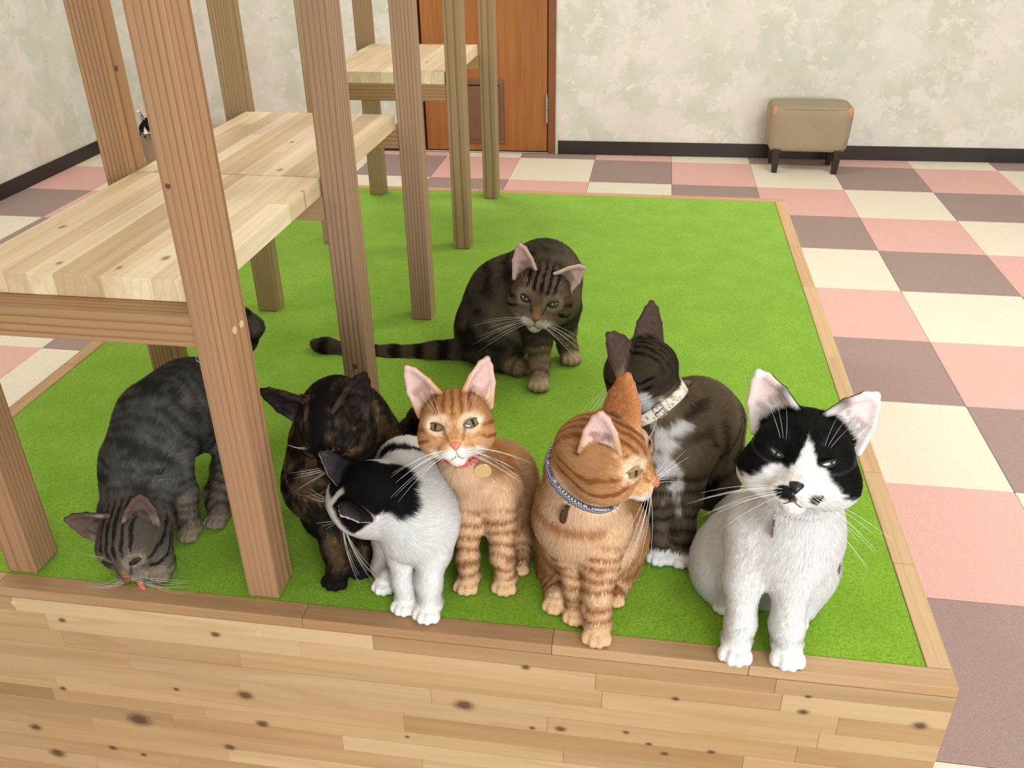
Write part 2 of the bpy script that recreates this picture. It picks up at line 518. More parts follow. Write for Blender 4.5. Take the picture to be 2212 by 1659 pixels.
def ottoman(x, y, label, patches=True):
    """x, y = centre of the front edge"""
    root = empty('ottoman', (x, y+0.11, FLOOR_Z))
    tag(root, label, 'footstool')
    w, d, z0, z1 = 0.193, 0.215, FLOOR_Z+0.105, FLOOR_Z+0.325
    # upholstered body: sides bulge, tapering a little to the base, crowned top
    nx, ny, nz = 14, 10, 10
    bm = bmesh.new()
    bmesh.ops.create_cube(bm, size=2.0)
    bmesh.ops.subdivide_edges(bm, edges=bm.edges[:], cuts=9, use_grid_fill=True)
    for v in bm.verts:
        p = v.co.copy()
        # rounded box
        e = 14.0
        q = (abs(p.x)**e+abs(p.y)**e+abs(p.z)**e)**(1/e)
        p2 = p/q*1.0
        t = (p2.z+1)/2
        tp = 0.955+0.045*min(1.0, t*1.25) + 0.010*math.sin(math.pi*t)
        v.co = Vector((x+p2.x*w*tp, y+d/2+p2.y*d/2*tp, z0+(z1-z0)*t + (0.006*(1-p2.x**2)*(1-p2.y**2) if p2.z > 0.9 else 0)))
    body = bm_obj('cushion', bm, M_vinyl, None, True); adopt(body, root)
    # stitched seam round the top edge
    pts = []
    N = 60
    for k in range(N):
        a = 2*math.pi*k/N
        ca, sa = math.cos(a), math.sin(a)
        q = (abs(ca)**7+abs(sa)**7)**(1/7)
        pts.append((x+ca/q*w*0.985, y+d/2+sa/q*d/2*0.985, z1-0.012))
    vs, fs = tube_mesh(pts, 0.0022, 6, closed=True)
    seam = mesh_obj('seam', vs, fs, M_vinyl, None, True); seam.parent = body
    if patches:
        for sx, wd_ in ((-1, 0.022), (1, 0.028)):
            # worn corner mended with tape, wrapping front, side and top
            bm = bmesh.new()
            cx = x+sx*w*0.968
            add_box(bm, (min(cx, cx-sx*wd_), y-0.0035+0.006, z1-0.042), (max(cx, cx-sx*wd_), y+0.018, z1-0.0035), 0.003, 2)
            pt = bm_obj('mended_corner', bm, M_tape, None, True); pt['label'] = 'tan tape patch'; adopt(pt, root)
    for sx in (-1, 1):
        for sy in (0, 1):
            bm = bmesh.new()
            r = bmesh.ops.create_cube(bm, size=1.0)
            lx = x+sx*0.146; ly = y+(0.02 if sy == 0 else d-0.02)
            for v in bm.verts:
                top = v.co.z > 0
                hw = 0.019 if top else 0.0125
                v.co = Vector((lx+v.co.x*2*hw + (0 if top else sx*-0.003), ly+v.co.y*2*hw, z0+0.012 if top else FLOOR_Z))
            bmesh.ops.bevel(bm, geom=bm.edges[:], offset=0.002, segments=1, affect='EDGES')
            adopt(bm_obj('leg', bm, M_ottleg), root)
    return root


def tube_mesh(pts, r, seg=6, closed=False, radii=None):
    P = np.array(pts, float); n = len(P)
    if closed: T = np.roll(P, -1, 0)-np.roll(P, 1, 0)
    else:
        T = np.gradient(P, axis=0)
    T /= np.linalg.norm(T, axis=1, keepdims=True)+1e-12
    ref = np.array([0.13, 0.21, 0.97]); ref /= np.linalg.norm(ref)
    A = np.cross(T, ref); A /= np.linalg.norm(A, axis=1, keepdims=True)+1e-12
    B = np.cross(T, A)
    ang = np.arange(seg)/seg*2*math.pi
    R = np.full(n, r) if radii is None else np.array(radii)
    V = P[:, None, :]+(A[:, None, :]*np.cos(ang)[None, :, None]+B[:, None, :]*np.sin(ang)[None, :, None])*R[:, None, None]
    F = []
    for i in range(n if closed else n-1):
        j = (i+1) % n
        for k in range(seg):
            l = (k+1) % seg
            F.append((i*seg+k, i*seg+l, j*seg+l, j*seg+k))
    if not closed:
        F.append(tuple(range(seg))[::-1]); F.append(tuple((n-1)*seg+k for k in range(seg)))
    return V.reshape(-1, 3), F


ottoman(0.362, 3.722, 'beige vinyl footstool with taped corners by the far wall under the wallpaper')
ottoman(-2.495, 2.93, 'beige footstool mostly hidden behind the wooden posts with a cat on it', False)

# ---------------------------------------------------------------- platform
PD, PW, BW = 1.8186, 1.5064, 0.0289      # depth, width, border width
plat = empty('cat_platform', (-PW/2, PD/2, FLOOR_Z))
tag(plat, 'low wooden platform of glued boards topped with bright green turf', 'platform')
KNOTS_FRONT = [(-1.067, -0.234, 0.0112), (-0.892, -0.155, 0.0071), (-0.876, -0.21, 0.0058), (-1.226, -0.336, 0.0079), (-0.935, -0.27, 0.0055), (-0.584, -0.124, 0.0081), (-1.246, -0.281, 0.0060), (-1.174, -0.187, 0.0035), (-0.994, -0.16, 0.0029), (-1.135, -0.049, 0.0035), (-0.914, -0.044, 0.0041), (-1.127, -0.306, 0.0044), (-1.079, -0.313, 0.0033), (-0.666, -0.2, 0.0022), (-0.316, -0.068, 0.003), (-0.164, -0.066, 0.0042), (-0.03, -0.067, 0.0055), (-0.264, -0.157, 0.0031), (-0.322, -0.171, 0.0032), (-0.343, -0.156, 0.0027), (-0.494, -0.152, 0.0027), (-0.502, -0.042, 0.0035), (-0.162, -0.039, 0.0025), (-0.373, -0.139, 0.0027), (-0.457, -0.147, 0.0045)]
PINE = [(185, 155, 114), (170, 138, 98), (195, 166, 127), (178, 146, 106), (200, 174, 135), (163, 131, 94), (188, 159, 119)]
M_front = wood_board('pine_front', 'x', PINE, KNOTS_FRONT, 0.5, rough=0.48)
M_side = wood_board('pine_side', 'y', PINE, (), 0.5, rough=0.5)
M_borderx = wood_board('pine_border_x', 'x', [(180, 147, 110), (190, 158, 119), (172, 139, 104)], (), 0.6, rough=0.5)
M_bordery = wood_board('pine_border_y', 'y', [(192, 159, 116), (204, 177, 138), (184, 150, 108)], (), 0.6, rough=0.5)

rnd = random.Random(11)


def strip_panel(name, parent, mat, along, a0, a1, z0, z1, fixed, thick, row_h, len_range, seed):
    """a wall of edge-glued strips; along 'x' or 'y'; fixed = outer face coordinate, thick = signed depth inwards"""
    r = random.Random(seed)
    pan = empty(name, ((a0+a1)/2 if along == 'x' else fixed, fixed if along == 'x' else (a0+a1)/2, z0))
    adopt(pan, parent)
    z = z1
    k = 0
    while z > z0+0.004:
        zb = max(z0, z-row_h[k % len(row_h)])
        p = a0 - r.uniform(0, len_range[0])
        while p < a1-0.001:
            q = p+r.uniform(*len_range)
            if a1-q < 0.05: q = a1
            lo_, hi_ = max(p, a0), min(q, a1)
            if hi_-lo_ > 0.004:
                pr = r.uniform(0, 0.0004)
                f0 = fixed-pr*math.copysign(1, thick)
                s0, s1 = sorted((f0, fixed+thick))
                g = 0.00012
                if along == 'x': o = box('plank', (lo_+g, s0, zb+g), (hi_-g, s1, z-g), mat, None, 0.0004)
                else: o = box('plank', (s0, lo_+g, zb+g), (s1, hi_-g, z-g), mat, None, 0.0004)
                # children keep world-space mesh coordinates
                o.parent = pan
                o.matrix_parent_inverse = Matrix.Translation(-Vector(pan.location))
            p = q
        z = zb; k += 1
    return pan


def fix_parent(pan, parent):
    pass


ZT = -0.016
strip_panel('front_panel', plat, M_front, 'x', -PW, 0.0, FLOOR_Z, ZT, 0.0, 0.024, [0.024, 0.029, 0.031, 0.028, 0.030, 0.032], (0.22, 0.52), 5)
strip_panel('side_panel', plat, M_side, 'y', 0.0245, PD-0.0245, FLOOR_Z, ZT, 0.0, -0.024, [0.032], (0.5, 0.9), 8)
strip_panel('side_panel', plat, M_side, 'y', 0.0245, PD-0.0245, FLOOR_Z, ZT, -PW, 0.024, [0.032], (0.6, 1.0), 9)
strip_panel('back_panel', plat, M_front, 'x', -PW, 0.0, FLOOR_Z, ZT, PD, -0.024, [0.032], (0.6, 1.0), 10)


def border(cuts, along, mat):
    for (a, b, lo2, hi2) in cuts:
        if along == 'x': o = box('border_strip', (a+0.0001, lo2, ZT+0.0002), (b-0.0001, hi2, 0.0), mat, None, 0.0016, 2)
        else: o = box('border_strip', (lo2, a+0.0001, ZT+0.0002), (hi2, b-0.0001, 0.0), mat, None, 0.0016, 2)
        adopt(o, plat)


FP = [c for c in plat.children if c.name.startswith('front_panel')]
border([(-PW, -1.22, 0, BW), (-1.22, -0.79, 0, BW), (-0.79, -0.47, 0, BW), (-0.47, -0.235, 0, BW), (-0.235, 0.0, 0, BW)], 'x', M_borderx)
border([(-PW, -0.9, PD-BW, PD), (-0.9, -0.35, PD-BW, PD), (-0.35, 0.0, PD-BW, PD)], 'x', M_borderx)
border([(BW, 0.214, -BW, 0), (0.214, 0.43, -BW, 0), (0.43, 0.82, -BW, 0), (0.82, 1.17, -BW, 0), (1.17, 1.42, -BW, 0), (1.42, PD-BW, -BW, 0)], 'y', M_bordery)
border([(BW, 0.6, -PW, -PW+BW), (0.6, 1.1, -PW, -PW+BW), (1.1, PD-BW, -PW, -PW+BW)], 'y', M_bordery)


def turf():
    m = NT('green_turf')
    tc = m.n('ShaderNodeTexCoord')
    o = tc.outputs['Object']
    n1 = m.noise(o, 300.0, 4.0, 0.65)
    n2 = m.noise(o, 800.0, 2.0)
    n3 = m.noise(o, 14.0, 3.0)
    col = m.ramp(n1.outputs[0], [(0.28, rgba((94, 134, 20))), (0.5, rgba((124, 168, 36))), (0.72, rgba((148, 190, 58)))])
    col = m.mix(m.ramp(n2.outputs[0], [(0.56, (0, 0, 0)), (0.72, (0.5,)*3)]), col, rgba((172, 216, 88)))
    col = m.mix(m.ramp(n2.outputs[0], [(0.28, (0.5,)*3), (0.42, (0, 0, 0))]), col, rgba((74, 124, 12)))
    col = m.mix(m.ramp(n3.outputs[0], [(0.4, (0.35,)*3), (0.6, (0, 0, 0))]), col, rgba((106, 150, 26)))
    m.l(col, m.b.inputs['Base Color'])
    m.set(Roughness=0.9)
    m.b.inputs['Specular IOR Level'].default_value = 0.1
    m.b.inputs['Sheen Weight'].default_value = 0.15
    m.bump(m.math('ADD', n1.outputs[0], m.math('MULTIPLY', n2.outputs[0], 0.5)), 0.5, 0.002)
    return m.m


M_turf = turf()
adopt(box('turf_mat', (-PW+BW+0.0006, BW+0.0006, -0.012), (-BW-0.0006, PD-BW-0.0006, -0.0008), M_turf, None, 0.001), plat)
adopt(box('deck_board', (-PW+0.03, 0.03, -0.03), (-0.03, PD-0.03, -0.013), M_borderx), plat)

# ---------------------------------------------------------------- climbing frame
frame = empty('climbing_frame', (-1.027, 0.9, 0.0))
tag(frame, 'wooden cat climbing frame of square posts and board shelves standing on green turf', 'frame')
M_post = [wood_fir('fir_post_warm', 'z', (173, 138, 103), (121, 85, 57), (162, 127, 98)),
          wood_fir('fir_post_pink', 'z', (164, 136, 110), (113, 83, 64), (153, 123, 101)),
          wood_fir('fir_post_olive', 'z', (164, 140, 107), (121, 96, 66), (153, 131, 98)),
          wood_fir('fir_post_pale', 'z', (176, 153, 118), (135, 107, 75), (167, 144, 109))]
M_rail = wood_fir('fir_rail', 'x', (175, 140, 101), (124, 88, 57), (158, 127, 99))
M_knot = simple_mat('knot_brown', (96, 62, 40), 0.6, var=0.3, scale=200)
M_plug = simple_mat('pale_dowel', (214, 178, 132), 0.6)
ROWS = [0.031, 0.459, 0.886, 1.311, 1.728]
PX = {'right': (-0.8735, -0.8315), 'left': (-1.2215, -1.1785)}
PH = 1.36
which = {('right', 0): 0, ('right', 1): 1, ('right', 2): 1, ('right', 3): 2, ('right', 4): 2, ('left', 0): 0, ('left', 1): 0, ('left', 2): 2, ('left', 3): 3, ('left', 4): 2}
posts = {}
for side, (px0, px1) in PX.items():
    for ri, py0 in enumerate(ROWS):
        bm = bmesh.new()
        hw = (px1-px0)/2
        add_box(bm, (-hw, -0.0212, 0.0), (hw, 0.0212+(0.007 if ri < 2 else 0.003), PH), 0.0018, 2)
        o = bm_obj('post', bm, M_post[which[(side, ri)]])
        o.location = ((px0+px1)/2, py0+0.0212, 0.0)
        adopt(o, frame)
        posts[(side, ri)] = o
for ri, py0 in enumerate(ROWS):
    bm = bmesh.new()
    add_box(bm, (-0.1522, -0.02, -0.0195), (0.1522, 0.02, 0.0195), 0.0016, 2)
    o = bm_obj('rail', bm, M_rail)
    o.location = (-1.026, py0+0.0235, 0.3835)
    adopt(o, frame)


def disc(name, c, n, r, mat, parent, squash=1.0, h=0.0006):
    n = Vector(n).normalized()
    rot = n.to_track_quat('Z', 'Y').to_matrix().to_4x4()
    bm = bmesh.new()
    bmesh.ops.create_cone(bm, cap_ends=True, segments=16, radius1=r, radius2=r*0.9, depth=h*2)
    for v in bm.verts: v.co.x *= squash
    bmesh.ops.transform(bm, matrix=Matrix.Translation(c) @ rot, verts=bm.verts)
    o = bm_obj(name, bm, mat)
    o.parent = parent
    o.matrix_parent_inverse = Matrix.Translation(-Vector(parent.location))
    return o


disc('dowel_plug', (-0.8313, 0.064, 0.382), (1, 0, 0), 0.0046, M_plug, posts[('right', 0)])
disc('dowel_plug', (-0.8313, 0.046, 0.383), (1, 0, 0), 0.0046, M_plug, posts[('right', 0)])
for (u_, w_) in ((-1.199, -0.026), (-0.853, -0.033)):
    disc('dowel_plug', (u_, -0.0006, w_), (0, -1, 0), 0.0048, M_plug, FP[0])
ev, ef = tube_mesh([(-0.8745+0.0030*math.cos(t), 0.034, 0.350+0.0036*math.sin(t)) for t in np.linspace(0, 2*math.pi, 17)[:-1]], 0.0006, 6, closed=True)
eo = mesh_obj('screw_eye', ev, ef, M_steel, None, True)
eo.parent = posts[('right', 0)]
eo.matrix_parent_inverse = Matrix.Translation(-Vector(posts[('right', 0)].location))
disc('knot', (-0.866, 0.0309, 0.549), (0, -1, 0), 0.003, M_knot, posts[('right', 0)])
disc('knot', (-1.1783, 0.484, 0.580), (1, 0, 0), 0.0045, M_knot, posts[('left', 1)])
disc('knot', (-0.853, 0.4589, 0.114), (0, -1, 0), 0.0055, M_knot, posts[('right', 1)], 0.7)

SHT = [(216, 198, 164), (228, 214, 184), (206, 182, 146), (222, 204, 172), (192, 166, 132), (232, 218, 188), (212, 190, 154)]
SK = [(-1.137, 0.218, 0.0034), (-1.065, 0.10, 0.0028), (-0.986, 0.095, 0.0026), (-0.947, 0.13, 0.0036), (-0.998, 0.666, 0.0030), (-0.953, 0.501, 0.0034), (-1.018, 0.061, 0.002), (-0.878, 0.57, 0.0045), (-0.879, 0.40, 0.0022), (-0.95, 1.45, 0.003)]
M_shelf = wood_board('shelf_board', 'y', SHT, SK, 0.55, (132, 106, 82), 0.5, (0, 1), (1.6, 1.0))
for (ya, yb, sd) in ((0.0675, 0.4690, 3), (0.4725, 0.8850, 4), (1.3150, 1.7270, 6)):
    r = random.Random(sd)
    sh = empty('shelf', (-1.027, (ya+yb)/2, 0.403)); adopt(sh, frame)
    x = -1.1765
    n = 10
    wds = [r.uniform(0.8, 1.2) for _ in range(n)]
    tot = sum(wds)
    for w_ in wds:
        wd_ = w_/tot*(1.1765-0.8765)
        cuts = [ya, yb]
        if r.random() < 0.6: cuts.insert(1, r.uniform(ya+0.08, yb-0.08))
        for c0, c1 in zip(cuts[:-1], cuts[1:]):
            o = box('plank', (x+0.0001, c0+0.0001, 0.4032), (x+wd_-0.0001, c1-0.0001, 0.4302-r.uniform(0, 0.0003)), M_shelf, None, 0.0006)
            o.parent = sh
            o.matrix_parent_inverse = Matrix.Translation(-(Vector(sh.location)))
        x += wd_
# ================================================================ cats
# Every cat is one continuous skin: a smooth union of tapered limbs and ellipsoids is sampled on a grid and
# turned into a mesh; coat pattern and short fur are computed on that skin.
def nrm(v):
    v = np.asarray(v, float)
    return v/(np.linalg.norm(v)+1e-12)


def hash3(i, j, k, seed):
    h = (i*374761393 + j*668265263 + k*2147483647 + seed*974634123) & 0xffffffff
    h = ((h ^ (h >> 13))*1274126177) & 0xffffffff
    return ((h ^ (h >> 16)) & 0xffff)/65535.0


def vnoise(P, f, seed=0):
    Q = np.asarray(P)*f+100.0
    I = np.floor(Q).astype(np.int64); t = Q-I; t = t*t*(3-2*t)
    r = 0
    for a in (0, 1):
        wa = t[:, 0] if a else 1-t[:, 0]
        for b in (0, 1):
            wb = t[:, 1] if b else 1-t[:, 1]
            for c in (0, 1):
                wc = t[:, 2] if c else 1-t[:, 2]
                r = r+wa*wb*wc*hash3(I[:, 0]+a, I[:, 1]+b, I[:, 2]+c, seed)
    return r*2-1


def sstep(a, b, x):
    t = np.clip((x-a)/(b-a), 0, 1)
    return t*t*(3-2*t)


class Prim:
    __slots__ = ('kind', 'a', 'b', 'ra', 'rb', 'R', 'rad', 'k', 'tag', 'flow', 's0', 's1', 'sub')

    def __init__(s, kind, tag, k):
        s.kind = kind; s.tag = tag; s.k = k; s.sub = False; s.s0 = s.s1 = 0.0; s.flow = np.zeros(3)

    def dist(s, P):
        if s.kind == 'cone':
            ba = s.b-s.a; pa = P-s.a
            t = np.clip(pa@ba/(ba@ba+1e-12), 0, 1)
            return np.linalg.norm(pa-t[:, None]*ba, axis=1)-(s.ra+(s.rb-s.ra)*t)
        q = (P-s.a)@s.R.T
        k0 = np.linalg.norm(q/s.rad, axis=1); k1 = np.linalg.norm(q/(s.rad**2), axis=1)+1e-9
        return k0*(k0-1)/k1

    def tpar(s, P):
        if s.kind == 'cone':
            ba = s.b-s.a
            t = np.clip((P-s.a)@ba/(ba@ba+1e-12), 0, 1)
            return s.s0+(s.s1-s.s0)*t
        return np.full(len(P), s.s0)

    def bounds(s):
        if s.kind == 'cone':
            return np.minimum(s.a-s.ra, s.b-s.rb), np.maximum(s.a+s.ra, s.b+s.rb)
        e = np.sqrt(((s.R*s.rad[:, None])**2).sum(0))
        return s.a-e, s.a+e


def cone(L, a, ra, b, rb, k, tag, s0=0, s1=1):
    p = Prim('cone', tag, k); p.a = np.array(a, float); p.b = np.array(b, float); p.ra = ra; p.rb = rb
    p.flow = nrm(p.b-p.a); p.s0 = s0; p.s1 = s1
    L.append(p); return p


def ell(L, c, R, rad, k, tag, flow=None, sub=False):
    p = Prim('ell', tag, k); p.a = np.array(c, float); p.R = np.array(R, float); p.rad = np.array(rad, float)
    if flow is not None: p.flow = nrm(flow)
    p.sub = sub
    L.append(p); return p


def field(L, P):
    F = np.full(len(P), 0.2)
    for p in L:
        d = p.dist(P)
        if p.sub:
            h = np.maximum(p.k-np.abs(F+d), 0)/p.k
            F = np.maximum(F, -d)+h*h*p.k/4
        else:
            h = np.maximum(p.k-np.abs(F-d), 0)/p.k
            F = np.minimum(F, d)-h*h*p.k/4
    return F


def skin(L, vox):
    lo = np.min([p.bounds()[0] for p in L if not p.sub], 0)-3*vox
    hi = np.max([p.bounds()[1] for p in L if not p.sub], 0)+3*vox
    n = np.ceil((hi-lo)/vox).astype(int)+1
    F = np.full(n, 0.03, np.float32)
    for p in L:
        a, b = p.bounds(); m = p.k+0.006
        i0 = np.clip(np.floor((a-m-lo)/vox).astype(int), 0, n-1); i1 = np.clip(np.ceil((b+m-lo)/vox).astype(int)+1, 1, n)
        g = [lo[q]+np.arange(i0[q], i1[q])*vox for q in range(3)]
        sl = tuple(slice(i0[q], i1[q]) for q in range(3))
        X, Y, Z = np.meshgrid(*g, indexing='ij')
        P = np.stack([X.ravel(), Y.ravel(), Z.ravel()], 1)
        d = p.dist(P).reshape(X.shape).astype(np.float32)
        f = F[sl]
        if p.sub:
            h = np.maximum(p.k-np.abs(f+d), 0)/p.k
            F[sl] = np.maximum(f, -d)+h*h*p.k/4
        else:
            h = np.maximum(p.k-np.abs(f-d), 0)/p.k
            F[sl] = np.minimum(f, d)-h*h*p.k/4
    S = F < 0
    nx, ny, nz = n
    cs = S[:-1, :-1, :-1].astype(np.int8)
    cnt = np.zeros((nx-1, ny-1, nz-1), np.int8)
    for a in (0, 1):
        for b in (0, 1):
            for c in (0, 1):
                cnt += S[a:nx-1+a, b:ny-1+b, c:nz-1+c]
    act = (cnt > 0) & (cnt < 8)
    idx = np.argwhere(act)
    num = np.full(act.shape, -1, np.int64); num[act] = np.arange(len(idx))
    cor = [(a, b, c) for a in (0, 1) for b in (0, 1) for c in (0, 1)]
    val = {q: F[idx[:, 0]+q[0], idx[:, 1]+q[1], idx[:, 2]+q[2]] for q in cor}
    acc = np.zeros((len(idx), 3)); w = np.zeros(len(idx))
    for q in cor:
        for ax in range(3):
            if q[ax] == 0:
                r = list(q); r[ax] = 1; r = tuple(r)
                va, vb = val[q], val[r]
                cr = (va < 0) != (vb < 0)
                t = np.where(cr, va/(va-vb+1e-20), 0)
                pt = np.array(q, float)[None, :].repeat(len(idx), 0); pt[:, ax] += t
                acc[cr] += pt[cr]; w[cr] += 1
    V = lo+(idx+acc/w[:, None])*vox
    faces = []
    for ax in range(3):
        o1, o2 = [(1, 2), (2, 0), (0, 1)][ax]
        sl0 = [slice(None)]*3; sl1 = [slice(None)]*3
        sl0[ax] = slice(0, n[ax]-1); sl1[ax] = slice(1, n[ax])
        A, B = S[tuple(sl0)], S[tuple(sl1)]
        e = np.argwhere(A != B)
        e = e[(e[:, o1] > 0) & (e[:, o2] > 0) & (e[:, o1] < n[o1]-1) & (e[:, o2] < n[o2]-1)]
        def cell(d1, d2):
            q = e.copy(); q[:, o1] -= d1; q[:, o2] -= d2
            return num[q[:, 0], q[:, 1], q[:, 2]]
        quad = np.stack([cell(1, 1), cell(0, 1), cell(0, 0), cell(1, 0)], 1)
        flip = ~A[e[:, 0], e[:, 1], e[:, 2]]
        quad[flip] = quad[flip][:, ::-1]
        faces.append(quad)
    Q = np.concatenate(faces)
    Q = Q[(Q >= 0).all(1)]
    # one light smoothing pass
    for lam in (0.45, -0.2):
        s = np.zeros_like(V); c = np.zeros(len(V))
        for i in range(4):
            a_, b_ = Q[:, i], Q[:, (i+1) % 4]
            for d in range(3):
                s[:, d] += np.bincount(a_, V[b_, d], len(V))+np.bincount(b_, V[a_, d], len(V))
            c += np.bincount(a_, minlength=len(V))+np.bincount(b_, minlength=len(V))
        V = V+lam*(s/np.maximum(c, 1)[:, None]-V)
    # keep the biggest piece only
    par = np.arange(len(V))
    for _ in range(60):
        m = np.minimum.reduce([par[Q[:, i]] for i in range(4)])
        old = par.copy()
        for i in range(4): np.minimum.at(par, Q[:, i], m)
        par = par[par]
        if (par == old).all(): break
    return V, Q


def vnormals(V, Q):
    a = V[Q[:, 2]]-V[Q[:, 0]]; b = V[Q[:, 3]]-V[Q[:, 1]]
    fn = np.cross(a, b)
    N = np.zeros_like(V)
    for i in range(4):
        for d in range(3): N[:, d] += np.bincount(Q[:, i], fn[:, d], len(V))
    return N/(np.linalg.norm(N, axis=1, keepdims=True)+1e-12)


def fast_mesh(name, V, Q):
    me = bpy.data.meshes.new(name)
    me.vertices.add(len(V)); me.vertices.foreach_set('co', V.astype(np.float32).ravel())
    me.loops.add(Q.size); me.loops.foreach_set('vertex_index', Q.astype(np.int32).ravel())
    me.polygons.add(len(Q)); me.polygons.foreach_set('loop_start', (np.arange(len(Q))*Q.shape[1]).astype(np.int32))
    me.polygons.foreach_set('use_smooth', np.ones(len(Q), bool))
    me.update(); me.validate()
    return me


def coat_mat(name, hair=False):
    m = NT(name)
    at = m.n('ShaderNodeAttribute', attribute_name='Col')
    m.l(at.outputs['Color'], m.b.inputs['Base Color'])
    m.set(Roughness=0.6 if hair else 0.75)
    m.b.inputs['Specular IOR Level'].default_value = 0.08
    if hair:
        na = m.n('ShaderNodeAttribute', attribute_name='skin_normal')
        vn = m.n('ShaderNodeVectorMath', operation='NORMALIZE'); m.l(na.outputs['Vector'], vn.inputs[0])
        m.l(vn.outputs[0], m.b.inputs['Normal'])
        tr = m.n('ShaderNodeBsdfTranslucent'); m.l(at.outputs['Color'], tr.inputs['Color']); m.l(vn.outputs[0], tr.inputs['Normal'])
        mx = m.n('ShaderNodeMixShader'); mx.inputs[0].default_value = 0.22
        m.l(m.b.outputs[0], mx.inputs[1]); m.l(tr.outputs[0], mx.inputs[2])
        m.l(mx.outputs[0], m.t.nodes['Material Output'].inputs['Surface'])
    else:
        tc = m.n('ShaderNodeTexCoord')
        nz = m.noise(tc.outputs['Object'], 500.0, 2.0)
        m.bump(nz.outputs[0], 0.25, 0.001)
    return m.m


HAIR, ONLY = 2.0, ()
M_coat = coat_mat('cat_coat')
M_fur = coat_mat('cat_fur', True)
M_whisk = simple_mat('whisker_white', (236, 234, 228), 0.35)
M_whiskd = simple_mat('whisker_grey', (206, 204, 198), 0.35)


def eye_mat(name, iris, pupil_w, pcx=0.0, pcz=0.0, iris_r=1.0):
    """object space of the eye: x across, z up, y out; pupil is a slit centred at (pcx, pcz), units of eye half-width"""
    m = NT(name)
    tc = m.n('ShaderNodeTexCoord')
    sp = m.n('ShaderNodeSeparateXYZ'); m.l(tc.outputs['Object'], sp.inputs[0])
    dx = m.math('SUBTRACT', sp.outputs[0], pcx); dz = m.math('SUBTRACT', sp.outputs[2], pcz)
    px = m.math('DIVIDE', dx, pupil_w); pz = m.math('DIVIDE', dz, 0.62)
    pd = m.math('SQRT', m.math('ADD', m.math('MULTIPLY', px, px), m.math('MULTIPLY', pz, pz)))
    rd = m.math('SQRT', m.math('ADD', m.math('MULTIPLY', dx, dx), m.math('MULTIPLY', dz, dz)))
    nz = m.noise(m.mapping(tc.outputs['Object'], (6, 6, 6)), 1.0, 3.0)
    c = lin(iris)
    base = m.ramp(m.math('ADD', rd, m.math('MULTIPLY_ADD', nz.outputs[0], 0.3, -0.15)),
                  [(0.0, tuple(v*1.15 for v in c)), (0.55*iris_r, c), (0.85*iris_r, tuple(v*0.55 for v in c)), (min(1.0, 0.97*iris_r), tuple(v*0.10 for v in c))])
    col = m.mix(m.ramp(pd, [(0.82, (1, 1, 1)), (1.0, (0, 0, 0))]), base, (0.004, 0.004, 0.004, 1))
    m.l(col, m.b.inputs['Base Color'])
    m.set(Roughness=0.06)
    m.b.inputs['Coat Weight'].default_value = 0.25
    m.b.inputs['Coat Roughness'].default_value = 0.02
    return m.m


class Cat:
    pass


def head_axes(f, u):
    f = nrm(f); u = np.array(u, float); u = nrm(u-f*(u@f)); r = np.cross(u, f)
    return r, f, u


